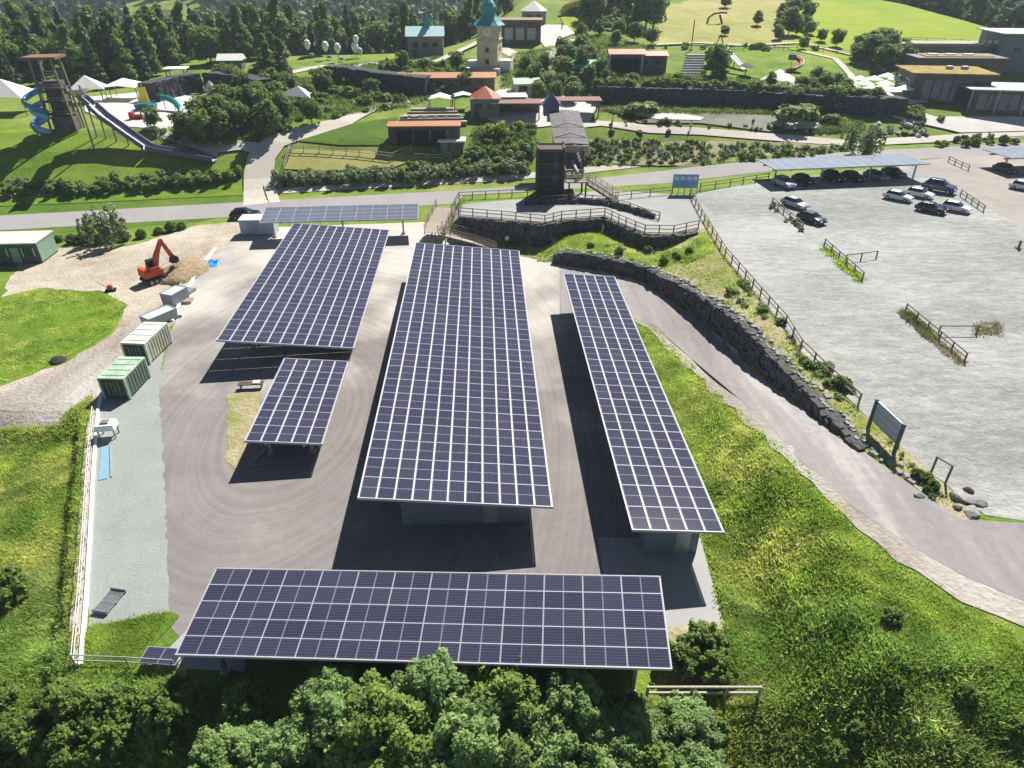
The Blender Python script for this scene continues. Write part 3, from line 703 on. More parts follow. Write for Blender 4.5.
# stair tower and covered bridge over the road
def stair_tower():
    root = thing('footbridge', 'covered wooden footbridge over the road with a dark tower and stairs', 'footbridge', (6, 103, 3), 0)
    T = lambda x, y, z: (x-6, y-103, z-3)
    def ob(b, nm, mt, par=root): return b.obj(nm, mt, par)
    # dark mesh-clad tower, four posts, lattice and boards
    b = MB()
    for x in (3.6, 7.3):
        for y in (98.6, 102.2): b.bar(T(x, y, 2.7), T(x, y, 10.2), .3)
    for z in (4.4, 6.2, 8.0, 9.9):
        b.bar(T(3.6, 98.6, z), T(7.3, 98.6, z), .2); b.bar(T(3.6, 98.6, z), T(3.6, 102.2, z), .2); b.bar(T(7.3, 98.6, z), T(7.3, 102.2, z), .2); b.bar(T(3.6, 102.2, z), T(7.3, 102.2, z), .2)
    ob(b, 'tower_frame', M_dwood)
    b = MB(); net = mat('dark_netting', (.03, .045, .035), rough=.9, var=.3, scale=3)
    for i in range(17):
        x = 3.75+i*.21; b.box(T(x, 98.72, 6.3), (.185, .03, 7.0)); b.box(T(x, 102.1, 6.3), (.185, .03, 7.0))
        y = 98.8+i*.2; b.box(T(3.7, y, 6.3), (.03, .18, 7.0)); b.box(T(7.2, y, 6.3), (.03, .18, 7.0))
    ob(b, 'slatted_cladding', net)
    b = MB(); b.box(T(5.45, 100.4, 9.75), (4.2, 4.2, .12)); b.box(T(5.45, 100.4, 6.4), (3.3, 3.3, .12)); ob(b, 'floor', M_dwood)
    # bridge deck and its posts
    b = MB(); b.box(T(8.7, 112, 6.35), (3.6, 22, .3)); ob(b, 'deck', M_wood)
    for y in (101.6, 119.5, 122.5):
        for x in (7.1, 10.3): b = MB(); b.bar(T(x, y, Z(x, y)-.3), T(x, y, 9.2), .26); ob(b, 'post', M_dwood)
    for x in (7.05, 10.35):
        b = MB()
        for k in range(12): b.bar(T(x, 101.8+k*1.9, 6.5), T(x, 101.8+k*1.9, 9.0), .14)
        for z in (7.0, 7.3, 7.6): b.bar(T(x, 101.5, z), T(x, 123, z), .07)
        ob(b, 'parapet', M_dwood)
    # long roof, two pitches, seen from above as a grey slab
    rf = mat('roof_boards', (.125, .11, .12), rough=.8, var=.25, scale=1.2, bump=.2)
    for sx in (-1, 1):
        b = MB(); x0 = 8.75; hw = 2.55
        vs = [T(x0, 104.2, 9.55), T(x0+sx*hw, 104.2, 9.35), T(x0+sx*hw, 122.8, 10.5), T(x0, 122.8, 10.7)]
        lo = [(v[0], v[1], v[2]-.14) for v in vs]
        f = [(0, 1, 2, 3), (7, 6, 5, 4), (0, 4, 5, 1), (1, 5, 6, 2), (2, 6, 7, 3), (3, 7, 4, 0)]
        if sx > 0: pass
        else: f = [q[::-1] for q in f]
        b.add(vs+lo, f); ob(b, 'roof', rf)
    b = MB()
    for y in (107.5, 113): b.bar(T(6.25, y, 9.35+(y-104)*.062), T(8.75, y, 9.98+(y-104)*.062), .16, .08); b.bar(T(8.75, y, 9.98+(y-104)*.062), T(11.25, y, 9.35+(y-104)*.062), .16, .08)
    ob(b, 'roof_batten', M_dwood)
    b = MB(); b.box(T(8.75, 103.95, 8.75), (5.0, .25, .95)); ob(b, 'gable_beam', M_woodp)
    # upper flight down to the landing and the long side flight
    def flight(a, b2, w, n, nm):
        a = Vector(T(*a)); b2 = Vector(T(*b2)); d = (b2-a); h = d.to_2d().normalized(); nn = Vector((-h.y, h.x, 0))
        st = MB()
        for i in range(n):
            c = a+d*((i+.5)/n); st.box((c.x, c.y, c.z), (.34, w, .06), rz=math.atan2(h.y, h.x))
        for s in (-1, 1): st.bar(a+nn*s*w/2-Vector((0, 0, .1)), b2+nn*s*w/2-Vector((0, 0, .1)), .12, .3)
        fl = ob(st, nm, M_wood)
        for s in (-1, 1):
            rl = MB()
            for hh in (.45, .75, 1.08): rl.bar(a+nn*s*w/2+Vector((0, 0, hh)), b2+nn*s*w/2+Vector((0, 0, hh)), .07, .08)
            for i in range(6): c = a+d*(i/5)+nn*s*w/2; rl.bar(c, c+Vector((0, 0, 1.08)), .08)
            ob(rl, 'handrail', M_woodp, fl)
    flight((8.9, 103.6, 6.5), (8.9, 100.6, 5.4), 2.4, 9, 'stair_flight')
    b = MB(); b.box(T(9.3, 99.6, 5.35), (3.3, 2.0, .16)); ob(b, 'landing', M_wood)
    b = MB()
    for zz in (5.8, 6.1, 6.45): b.bar(T(7.7, 98.65, zz), T(10.9, 98.65, zz), .07, .09)
    for x in (7.7, 9.3, 10.9): b.bar(T(x, 98.65, 5.3), T(x, 98.65, 6.5), .09)
    ob(b, 'handrail', M_woodp)
    flight((10.9, 99.4, 5.3), (15.0, 97.9, 3.15), 1.9, 14, 'stair_flight')
    for x in (8.2, 10.6): b = MB(); b.bar(T(x, 98.9, 2.9), T(x, 98.9, 5.3), .22); ob(b, 'post', M_dwood)
    b = MB(); b.tube([T(8.9, 103.0, 7.2), T(9.2, 101.2, 6.5), T(9.7, 99.9, 5.9)], .28, 8); ob(b, 'chute', M_metal)
    # small belfry-like head above the hill end
    b = MB(); b.box(T(6.6, 123.5, 10.6), (2.6, 2.6, 1.6)); b.add([T(5.0, 122, 11.4), T(8.2, 122, 11.4), T(8.2, 125, 11.4), T(5.0, 125, 11.4), T(6.6, 123.5, 13.4)], [(0, 1, 4), (1, 2, 4), (2, 3, 4), (3, 0, 4), (3, 2, 1, 0)])
    ob(b, 'turret_roof', mat('slate_blue', (.12, .15, .2), rough=.6))
    return root
stair_tower()

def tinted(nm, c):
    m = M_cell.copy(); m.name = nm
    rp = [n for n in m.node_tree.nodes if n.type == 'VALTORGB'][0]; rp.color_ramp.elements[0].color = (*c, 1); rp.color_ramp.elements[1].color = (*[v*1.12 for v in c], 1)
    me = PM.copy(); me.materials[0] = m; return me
PM_mid = tinted('solar_cells_painted_sheen', (.13, .155, .20)); PM_pale = tinted('solar_cells_painted_sky', (.27, .31, .35))  # grazing sky reflection and haze painted into the cell colour
# long row of modules at the back of the court
carport('single long row of modules painted with pale blue sheen standing by the road behind the wide carport', tuple(PH(341, 213, 3.2)), 4.5, 9, 0, 10, 4, 2.08, 1.05, land=True, posts=[(-9.4, 0), (0, 0), (8.2, 0)], beams=1, group=None, mesh=PM_mid)
cp1 = PH(843, 161.5, 5.6)
carport('long pale sheen-painted carport roof over the row of shaded cars in the gravel parking', tuple(cp1), 8, -1, 0, 12, 6, 2.08, 1.05, land=True, posts=[(-11.6, -1.5), (-4, -1.5), (4, -1.5), (11.6, -1.5)], beams=2, group=None, mesh=PM_pale)
cp2 = PH(1032, 152, 5.6)
carport('short pale sheen-painted carport roof cut by the right edge, over one dark car', tuple(cp2), 8, -1, 0, 6, 6, 2.08, 1.05, land=True, posts=[(-5.4, -1.5), (5, -1.5)], beams=2, group=None, mesh=PM_pale)

# shaded low walls under the canopies
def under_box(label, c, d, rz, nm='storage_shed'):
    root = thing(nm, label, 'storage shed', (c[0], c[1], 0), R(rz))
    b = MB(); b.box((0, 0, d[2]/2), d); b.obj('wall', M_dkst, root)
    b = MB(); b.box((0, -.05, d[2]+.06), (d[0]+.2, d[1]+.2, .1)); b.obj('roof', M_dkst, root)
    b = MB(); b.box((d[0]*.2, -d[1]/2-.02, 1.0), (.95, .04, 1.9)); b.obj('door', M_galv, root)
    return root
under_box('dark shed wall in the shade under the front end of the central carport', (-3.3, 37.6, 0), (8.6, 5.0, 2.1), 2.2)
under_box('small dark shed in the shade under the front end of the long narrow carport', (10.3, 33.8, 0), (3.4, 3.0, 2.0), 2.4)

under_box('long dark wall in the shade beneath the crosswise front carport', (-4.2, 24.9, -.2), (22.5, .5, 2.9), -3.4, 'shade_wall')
# containers
def container(label, p, L, W, H, rz, wall, roof, group=None, open_lid=False, name='container'):
    root = thing(name, label, 'container', p, rz, group)
    b = MB(); b.box((0, 0, H/2+.1), (W, L, H-.2)); b.obj('body', wall, root)
    b = MB()
    for s in (-1, 1):
        for k in range(int(L/.45)): b.box((s*(W/2+.02), -L/2+.25+k*.45, H/2+.1), (.05, .2, H-.5))
    b.obj('side_rib', wall, root)
    for s in (-1, 1):
        for t in (-1, 1): b = MB(); b.box((s*(W/2-.04), t*(L/2-.04), H/2), (.18, .18, H)); b.obj('corner_post', roof, root)
    b = MB(); b.box((0, 0, H+.03), (W+.08, L+.08, .1))
    for k in range(4): b.box((0, -L/2+L*(k+.5)/4, H+.1), (W*.92, .06, .05))
    b.obj('roof', roof, root)
    d = MB(); d.box((0, -L/2-.03, H/2+.05), (W-.3, .05, H-.4)); do = d.obj('door', pm('dark_green_metal', (52, 68, 58)), root)
    h = MB()
    for x in (-.5, -.15, .15, .5): h.bar((x, -L/2-.09, .3), (x, -L/2-.09, H-.3), .04)
    h.obj('locking_bar', M_galv, do)
    return root
M_cream = pm('pale_green_metal', (176, 178, 156), var=.25, scale=1.2); M_lgreen = pm('container_green', (96, 114, 98), var=.12); M_roofw = pm('container_roof', (196, 204, 190), var=.18, scale=1.1)
pc = P(148, 356)
container('cream green container with a clean roof, the farther of the pair by the kerb', pc+Vector((0, .6, 0)), 4.3, 2.3, 2.2, R(-4), M_cream, M_roofw)
pc2 = P(126, 391)
container('green container with rust on its roof, the nearer of the pair by the kerb', pc2+Vector((0, .5, 0)), 3.7, 2.3, 2.1, R(-2), M_lgreen, pm('worn_green_roof', (160, 184, 160), var=.25, scale=1.2))
def office():
    p = P(20, 258); root = thing('site_cabin', 'long white roofed site cabin with dark green walls beside the road', 'site cabin', p, R(4))
    g = pm('cabin_green', (60, 88, 78)); pg = pm('cabin_end', (130, 160, 140))
    b = MB(); b.box((-1, 0, 1.35), (9.6, 4.2, 2.5)); b.obj('wall', g, root)
    b = MB(); b.box((3.85, 0, 1.35), (.06, 4.0, 2.3)); b.obj('end_wall', pg, root)
    b = MB(); b.box((-1, 0, 2.7), (9.9, 4.5, .16)); b.obj('roof', M_roofw, root)
    for x in (-4.4, -.6, 2.6):
        b = MB(); b.box((x, -2.12, 1.5), (1.3, .05, 1.0)); w = b.obj('window', M_glass, root)
        b = MB()
        for s in (-1, 1): b.box((x+s*.68, -2.14, 1.5), (.08, .06, 1.1))
        b.obj('frame', M_white, w)
    b = MB(); b.box((1.0, -2.12, 1.1), (1.0, .05, 2.0)); b.obj('door', pg, root)
office()
def truckbox():
    p = P(258, 236); root = thing('box_container', 'pale blue grey box container standing by the black car', 'container', p+Vector((0, 1.2, 0)), R(3))
    gb = pm('pale_blue_metal', (160, 176, 186)); b = MB(); b.box((0, 0, 1.2), (4.6, 2.4, 2.0)); b.obj('body', gb, root)
    b = MB(); b.box((0, 0, 2.25), (4.7, 2.5, .1)); b.obj('roof', M_white, root)
    for s in (-1, 1): b = MB(); b.box((s*2.2, 0, .1), (.2, 2.3, .2)); b.obj('skid', M_galv, root)
    b = MB(); b.box((-.6, -1.22, 1.2), (1.5, .04, 1.7)); b.obj('door', pm('pale_blue_door', (140, 158, 170)), root)
truckbox()

# excavator
def excavator():
    p = P(156, 281); root = thing('excavator', 'orange tracked excavator digging beside a soil heap', 'excavator', p, R(52)); root.scale = (.8, .8, .86)
    og = pm('excavator_orange', (200, 84, 44), var=.1); dk = pm('excavator_dark', (38, 42, 44))
    for s in (-1, 1):
        t = MB(); pr = [(-1.7, .35), (-1.4, .05), (1.4, .05), (1.7, .35), (1.7, .55), (1.4, .85), (-1.4, .85), (-1.7, .55)]
        vs = [(x, s*1.1-.25, z) for x, z in pr]+[(x, s*1.1+.25, z) for x, z in pr]; n = len(pr)
        t.add(vs, [tuple(range(n)), tuple(range(2*n-1, n-1, -1))]+[(i, n+i, n+(i+1) % n, (i+1) % n) for i in range(n)])
        tr = t.obj('track', dk, root)
        w = MB()
        for x in (-1.2, -.4, .4, 1.2): w.tube([(x, s*1.1-.28, .4), (x, s*1.1+.28, .4)], .28, 10)
        w.obj('road_wheel', M_galv, tr)
    b = MB(); b.box((0, 0, .85), (2.0, 1.7, .4)); b.obj('undercarriage', dk, root)
    b = MB(); b.box((-.35, 0, 1.45), (2.7, 2.3, .8)); b.box((-1.4, 0, 1.7), (.7, 2.2, 1.1), taper=.85); b.box((-.2, -.6, 2.0), (1.6, 1.0, .5), taper=.9); b.obj('upper_body', og, root)
    c = MB(); c.box((.35, .65, 2.2), (1.5, 1.0, 1.5), taper=.88); cb = c.obj('cab', dk, root)
    g = MB(); g.box((1.08, .65, 2.3), (.04, .8, 1.0)); g.box((.35, 1.14, 2.35), (1.1, .04, .9)); g.obj('windscreen', M_glass, cb)
    b = MB(); pr = [(.7, 1.4), (1.7, 3.0), (2.5, 4.6), (2.2, 4.9), (1.3, 3.5), (.4, 1.8)]
    def slab(pr, y, w, nm, mt, par=root):
        m = MB(); n = len(pr); vs = [(x, y-w/2, z) for x, z in pr]+[(x, y+w/2, z) for x, z in pr]
        m.add(vs, [tuple(range(n)), tuple(range(2*n-1, n-1, -1))]+[(i, n+i, n+(i+1) % n, (i+1) % n) for i in range(n)]); return m.obj(nm, mt, par)
    slab([(.6, 1.4), (1.1, 3.0), (2.3, 5.0), (2.0, 5.35), (.6, 3.5), (.1, 1.8)], -.1, .42, 'boom', og)
    slab([(1.9, 5.45), (2.35, 5.55), (3.5, 2.9), (3.2, 2.6), (2.9, 2.8)], -.1, .34, 'arm', og)
    slab([(3.3, 3.0), (3.9, 2.6), (4.0, 2.0), (3.5, 1.7), (2.8, 1.9), (3.0, 2.4)], -.1, .95, 'bucket', dk)
    h = MB(); h.tube([(.9, -.1, 2.0), (1.5, -.1, 3.6)], .09); h.tube([(1.6, -.1, 4.9), (2.6, -.1, 5.3)], .08); h.obj('hydraulic_cylinder', M_metal, root)
excavator()
def heap(label, p, r, h, mt, name='soil_heap', cat='soil heap', seed=1, sy=1.0):
    rr = random.Random(seed); b = MB(); n = 18; rings = 7; vs = [(0, 0, h)]
    for k in range(1, rings+1):
        for j in range(n):
            q = k/rings; a = 2*PI*j/n
            vs.append((math.cos(a)*r*q*(1+rr.uniform(-.12, .12)), sy*math.sin(a)*r*q*(1+rr.uniform(-.12, .12)), max(-.1, h*(1-q**1.5)+rr.uniform(-.12, .12)*h) if k < rings else -.25))
    fs = [(0, 1+j, 1+(j+1) % n) for j in range(n)]+[(1+(k-1)*n+j, 1+k*n+j, 1+k*n+(j+1) % n, 1+(k-1)*n+(j+1) % n) for k in range(1, rings) for j in range(n)]
    b.add(vs, fs); o = b.obj(name, mt, smooth=True); o.location = p; return tag(o, label, cat)
M_brown = mat('heap_soil', (.30, .225, .14), rough=1, var=.35, scale=2, bump=1, bscale=4)
heap('brown soil heap right of the orange excavator', P(185, 272), 2.9, 1.3, M_brown, seed=4, sy=1.6)
heap('small dark earth heap at the edge of the green lawn patch', P(58, 361), .9, .5, mat('dark_earth', (.06, .05, .04), rough=1, bump=1), seed=5)

def rock(label, p, s, mt, name='boulder', cat='boulder', group=None, seed=0):
    rr = random.Random(seed+int(p[0]*7)); bm = bmesh.new(); bmesh.ops.create_icosphere(bm, subdivisions=2, radius=1)
    k = [Vector((rr.uniform(-1, 1), rr.uniform(-1, 1), rr.uniform(-1, 1))).normalized() for _ in range(7)]
    for v in bm.verts:
        for q in k:
            d = v.co.dot(q)
            if d > .62: v.co -= q*(d-.62)*.9
        v.co = Vector((v.co.x*s[0], v.co.y*s[1], v.co.z*s[2]))
    me = bpy.data.meshes.new(name); bm.to_mesh(me); bm.free(); me.materials.append(mt)
    o = link(me, name); o.location = Vector(p)+Vector((0, 0, s[2]*.35)); o.rotation_euler = (0, 0, rr.uniform(0, 3)); return tag(o, label, cat, group)

# kerb and fence on the west side
def west_kerb():
    pts = [P(*q) for q in [(76, 666), (82, 600), (86, 540), (90, 470), (95, 410), (100, 390)]]
    b = MB()
    for p, q in zip(pts, pts[1:]): b.bar(p+Vector((.3, 0, .05)), q+Vector((.3, 0, .05)), .22, .3)
    tag(b.obj('kerb_wall', M_white), 'low white concrete kerb along the left side of the grey gravel strip', 'kerb')
    b = MB()
    for p, q in zip(pts, pts[1:]):
        b.bar(p+Vector((-.25, 0, -.1)), q+Vector((-.25, 0, -.1)), .65, .35)
    tag(b.obj('concrete_footing', mat('pinkish_concrete', (.42, .36, .33), var=.3, scale=1.5, rough=.9)), 'pinkish rough concrete footing outside the white kerb', 'footing')
    rail_fence('cable_fence', 'low white post and cable fence down the left side of the court', [(76, 664), (82, 600), (86, 540), (90, 470), (95, 415)], .9, 2.4, 2, mt=M_white, post=.07, rw=.03)
west_kerb()
def upper_kerb():
    pts = [P(*q) for q in [(172, 322), (186, 292), (205, 262), (216, 249)]]
    b = MB()
    for p, q in zip(pts, pts[1:]): b.bar(p+Vector((0, 0, .1)), q+Vector((0, 0, .1)), .3, .35)
    tag(b.obj('kerb_wall', M_white), 'white kerb between the soil heap and the far end of the court', 'kerb')
    b = MB()
    for p, q in zip(pts[1:], pts[2:]): b.bar(p+Vector((-1.1, .2, .1)), q+Vector((-1.1, .2, .1)), .14, .3)
    tag(b.obj('formwork_board', M_woodp), 'timber formwork board lying beside the far white kerb', 'board')
upper_kerb()
rail_fence('cable_fence', 'thin rail fence along the bottom edge left of the front carport', [(76, 666), (130, 668), (176, 671)], 1.0, 2.2, 2, mt=M_galv, post=.07, rw=.05)
rail_fence('timber_fence', 'pale timber rail fence right of the front carport, above the bushes', [(646, 700), (690, 700), (757, 700)], 1.15, 2.3, 2, mt=M_woodp, post=.12, rw=.1)
def crates():
    # grey tanks and pallets by the kerb
    def tank(label, px, py, w, l, h, rz, mt):
        root = thing('steel_bin', label, 'bin', P(px, py), rz)
        b = MB(); b.box((0, 0, h/2+.12), (w, l, h), taper=1.05); b.obj('body', mt, root)
        b = MB()
        for s in (-1, 1): b.box((0, s*l/2, h+.14), (w*1.1, .1, .1)); b.box((s*w/2*1.03, 0, h+.14), (.1, l, .1))
        b.obj('rim', M_galv, root)
        b = MB()
        for s in (-1, 1): b.box((s*w*.35, 0, .06), (.15, l*.9, .12))
        b.obj('skid', M_galv, root)
        b = MB(); b.box((0, 0, h+.1), (w*.98, l*.96, .06)); b.obj('lid', pm('lid_grey', (196, 202, 204)), root)
    tank('tall pale grey steel bin with dark front, beside the stacked boards', 177, 303, 1.5, 2.4, 1.4, R(-20), pm('bin_grey', (150, 158, 166)))
    tank('long low pale bin between the tall bin and the cream container', 161, 322, 1.5, 3.2, 1.0, R(-32), pm('bin_pale', (160, 172, 162)))
    for i, (px, py, lb) in enumerate([(189, 292, 'grey wooden pallet lying farthest from the containers'), (187, 302, 'pale board stack on the asphalt right of the tall bin'), (176, 316, 'white board stack by the foot of the tall bin')]):
        root = thing('pallet', lb, 'pallet', P(px, py), R(-15+20*i)); m = (M_galv, M_woodp, M_white)[i]
        b = MB(); [b.box((0, -.5+.25*k, .32), (1.3, .18, .04)) for k in range(5)]; b.obj('slat_deck', m, root)
        for x in (-.55, 0, .55): b = MB(); b.box((x, 0, .15), (.12, 1.1, .28)); b.obj('runner', m, root)
    # blue sheet
    bl = pm('blue_tarp', (40, 130, 200), rough=.4); b = MB(); r = random.Random(4); n = 9
    p = P(213, 264); vs = [((i-4)*.2+r.uniform(-.1, .1), (j-4)*.27+r.uniform(-.1, .1), max(.02, r.uniform(-.15, .4)) if 0 < i < 8 and 0 < j < 8 else .03) for j in range(n) for i in range(n)]
    b.add(vs, [(j*n+i, j*n+i+1, (j+1)*n+i+1, (j+1)*n+i) for j in range(n-1) for i in range(n-1)]); o = b.obj('tarpaulin', bl, smooth=True); o.location = p; tag(o, 'crumpled bright blue tarpaulin lying on the court near the far kerb', 'tarpaulin')
    root = thing('pump_station', 'white box on short legs beside the kerb below the green container', 'white box', P(110, 436), R(8))
    b = MB(); b.box((0, 0, 1.1), (1.5, 1.1, .5), taper=.92); b.obj('box', M_white, root)
    for s in (-1, 1):
        for t in (-1, 1): b = MB(); b.box((s*.6, t*.4, .45), (.1, .1, .9)); b.obj('leg', M_galv, root)
    b = MB(); b.box((0, 0, 1.42), (.6, .45, .16)); b.obj('hatch', M_metal, root)
    p0, p1 = P(105, 447), P(103, 480)
    b = MB(); b.bar(p0+Vector((0, 0, .05)), p1+Vector((0, 0, .05)), .55, .06); b.bar(p0+Vector((.45, 0, .06)), p1+Vector((.5, .3, .06)), .12, .1)
    tag(b.obj('pipe_bundle', pm('steel_blue', (120, 160, 180))), 'steel blue boards lying along the inside of the white kerb', 'boards')
    # ribbed metal grate
    q = P(110, 603); root = thing('steel_grate', 'ribbed grey steel grate leaning low by the corner of the gravel strip', 'grate', q, R(-10))
    b = MB(); [b.box((-.45+.15*k, 0, .18), (.05, 1.7, .06)) for k in range(7)]; b.obj('rib_row', M_galv, root)
    b = MB(); [b.box((0, s*.85, .18), (1.0, .06, .3)) for s in (-1, 1)]; b.box((0, 0, .1), (1.0, .06, .1)); b.obj('frame', M_metal, root)
    # small ground mounted module left of the front carport
    root = thing('ground_module', 'single dark module on a low stand left of the front carport', 'solar module', P(165, 664), R(-4))
    o = link(PM, 'solar_panel', root); o.rotation_euler = (0, 0, R(90)); o.location = (0, 0, .7)
    for s in (-1, 1): b = MB(); b.bar((s*.8, -.4, 0), (s*.8, -.4, .68), .07); b.bar((s*.8, .4, 0), (s*.8, .4, .68), .07); b.obj('leg', M_galv, root)
    # white marked frame and rubble by the traffic island
    a, b1, c = P(270, 446), P(251, 466), P(298, 464)
    m = MB(); m.bar(a+Vector((0, 0, .1)), b1+Vector((0, 0, .1)), .08); m.bar(b1+Vector((0, 0, .1)), c+Vector((0, 0, .1)), .08); tag(m.obj('barrier_bar', M_metal), 'thin pale bars laid in an angle in the shade of the smallest carport', 'bars')
    root = thing('parked_bench', 'dark bench with a white pad in the shade beside the smallest carport', 'bench', P(252, 388), R(5))
    m = MB(); m.box((0, 0, .5), (2.2, .6, .08)); m.obj('seat', M_dwood, root)
    for s in (-1, 1): m = MB(); m.box((s*.9, 0, .25), (.1, .5, .5)); m.obj('leg', M_galv, root)
    m = MB(); m.box((.5, 0, .6), (.6, .5, .14)); m.obj('pad', M_white, root)
    # pink and dark plate compactor
    root = thing('compactor', 'small red and dark plate compactor on the dug ground below the excavator', 'compactor', P(111, 291), R(20))
    m = MB(); m.box((0, 0, .12), (1.1, .8, .2)); m.obj('plate', M_blk, root); m = MB(); m.box((0, 0, .5), (.6, .5, .5), taper=.8); m.obj('engine', pm('dusty_red', (170, 90, 84)), root)
    m = MB(); m.bar((-.3, 0, .5), (-1.1, 0, 1.3), .06); m.obj('handle', M_metal, root)
crates()
# stone pieces at the end of the ramp wall
for i, (px, py, sx, sy_, sz, lb) in enumerate([(972, 502, 1.1, .55, .3, 'long pale stone slab at the far side of the pile by the ramp road'), (972, 514, 1.0, .5, .3, 'pale stone slab at the near edge of the pile by the ramp road'), (955, 498, .5, .5, .35, 'grey boulder left of the two pale slabs'),
        (958, 508, .45, .35, .25, 'small boulder nearest the wall in the slab pile'), (968, 490, .5, .35, .25, 'brownish boulder at the back of the slab pile'), (918, 496, .5, .35, .25, 'single pale boulder where the ramp wall ends')]):
    rock(lb, P(px, py), (sx*.85, sy_, sz), M_kerb if i != 4 else M_wood, seed=i)
rail_fence('timber_fence', 'long weathered post and rail fence between the parking and the ramp wall', [(690, 196), (704, 222), (725, 256), (760, 297), (785, 325), (800, 350), (828, 378), (858, 405)], 1.1, 2.2, 2)
rail_fence('timber_fence', 'single leaning post with a rail at the end of the ramp wall', [(930, 475), (945, 484)], 1.6, 3, 1)
def board():
    a, b = P(868, 428), P(898, 458)
    root = thing('notice_board', 'grey framed notice board on two dark posts at the edge of the parking', 'notice board', a); root.scale = (.86, .86, .86)
    d = b-a
    for p in (Vector(), d): m = MB(); m.bar(p+Vector((0, 0, -.2)), p+Vector((0, 0, 3.0)), .24); m.obj('post', pm('board_post', (78, 86, 90)), root)
    m = MB(); u = d.normalized(); q0 = u*.2; q1 = d-u*.2; z0, z1 = 1.0, 2.8
    n = Vector((-u.y, u.x, 0))*.04
    vs = [q0-n+Vector((0, 0, z0)), q1-n+Vector((0, 0, z0)), q1-n+Vector((0, 0, z1)), q0-n+Vector((0, 0, z1)), q0+n+Vector((0, 0, z0)), q1+n+Vector((0, 0, z0)), q1+n+Vector((0, 0, z1)), q0+n+Vector((0, 0, z1))]
    m.add(vs, [(0, 1, 2, 3), (7, 6, 5, 4), (0, 4, 5, 1), (1, 5, 6, 2), (2, 6, 7, 3), (3, 7, 4, 0)]); m.obj('panel', pm('board_panel', (168, 174, 176), var=.12, scale=1), root)
    m = MB(); [m.bar(q0+Vector((0, 0, z)), q1+Vector((0, 0, z)), .1, .14) for z in (1.0, 1.6, 2.2, 2.85)]; m.obj('crossbar', M_galv, root)
board()
def info_boards():
    root = thing('info_sign', 'row of light blue information boards at the parking entrance by the road', 'sign', P(684, 194), R(-2))
    for i in range(4):
        x = -1.35+.9*i; m = MB(); m.box((x, 0, 1.9), (.78, .08, 2.0)); bd = m.obj('board', pm('sign_blue', (110, 165, 195), var=.2, scale=3), root)
        m = MB(); m.box((x, -.05, 2.3), (.6, .02, .5)); m.obj('picture', pm('sign_pale', (190, 215, 225)), bd)
    for x in (-1.8, -.9, 0, .9, 1.8): m = MB(); m.bar((x, .02, 0), (x, .02, 2.9), .1); m.obj('post', M_galv, root)
info_boards()
# parking dividers
def divider(labels, a, b, c=None, d=None):
    rail_fence('timber_fence', labels[0], [a, b], .95, 2.0, 2)
    if c: rail_fence('timber_fence', labels[1], [c, d], .9, 2.6, 1)
divider(['diagonal timber barrier in the middle of the parking', 'short cross rail joined to the middle parking barrier'], (824, 246), (862, 280), (845, 262), (876, 258))
divider(['diagonal timber barrier nearest the camera on the parking, with dry grass', 'cross rail joined to the nearest parking barrier, ending at dry grass'], (905, 312), (964, 362), (938, 334), (976, 334))
divider(['diagonal timber barrier beside the two cars by the shaded carport'], (772, 204), (802, 230))
divider(['short timber barrier behind the silver hatchbacks on the parking'], (960, 196), (983, 212))
divider(['short timber barrier between the two pale carports'], (948, 162), (968, 171))
for q, lb in [((1018, 249), 'lone wooden post at the right edge of the parking'), ((868, 178), 'lone wooden post')]:
    if q[0] > 900:
        m = MB(); m.box((0, 0, .5), (.2, .2, 1.1)); m.box((0, 0, .08), (.5, .5, .2)); o = m.obj('bollard', M_fence); o.location = P(*q); tag(o, lb, 'post')

# cars
def car_meshes():
    prof = [(-2.1, .35), (-2.12, .75), (-2.0, .92), (-1.55, 1.0), (1.0, .97), (1.75, .86), (2.1, .68), (2.12, .35)]
    bm = bmesh.new()
    def loft(pr, w0, wt, z_top):
        m = MB(); n = len(pr)
        for s in (-1, 1):
            m.v += [(x, s*(w0 if z < z_top else wt), z) for x, z in pr]
        m.f += [tuple(range(n)), tuple(range(2*n-1, n-1, -1))]+[(i, n+i, n+(i+1) % n, (i+1) % n) for i in range(n)]; m.m = [0]*len(m.f); return m
    def beveled(m, name, off=.09):
        me = bpy.data.meshes.new(name); me.from_pydata(m.v, [], m.f); b = bmesh.new(); b.from_mesh(me)
        bmesh.ops.recalc_face_normals(b, faces=b.faces); bmesh.ops.bevel(b, geom=list(b.edges), offset=off, segments=3, profile=.6, affect='EDGES', clamp_overlap=True)
        b.to_mesh(me); b.free(); me.polygons.foreach_set('use_smooth', [True]*len(me.polygons)); return me
    body = beveled(loft(prof, .9, .84, .9), 'car_body')
    cab = loft([(-1.85, .9), (-1.5, 1.36), (-1.1, 1.42), (.25, 1.4), (1.05, .92)], .8, .62, 1.2); cabm = beveled(cab, 'car_windows', .05)
    rf = MB(); rf.box((-.45, 0, 1.425), (1.55, 1.22, .07), taper=.9)
    rfm = beveled(rf, 'car_roof', .03)
    return body, cabm, rfm
_cb, _cg, _cr = car_meshes()
def wheel_mesh():
    m = MB(); m.tube([(0, -.12, 0), (0, .12, 0)], .33, 16); o = m.obj('wheel', M_blk); me = o.data; bpy.data.objects.remove(o)
    m = MB(); m.tube([(0, -.13, 0), (0, .13, 0)], .2, 10); o = m.obj('rim', M_metal); rm = o.data; bpy.data.objects.remove(o); return me, rm
_wm, _rm = wheel_mesh()
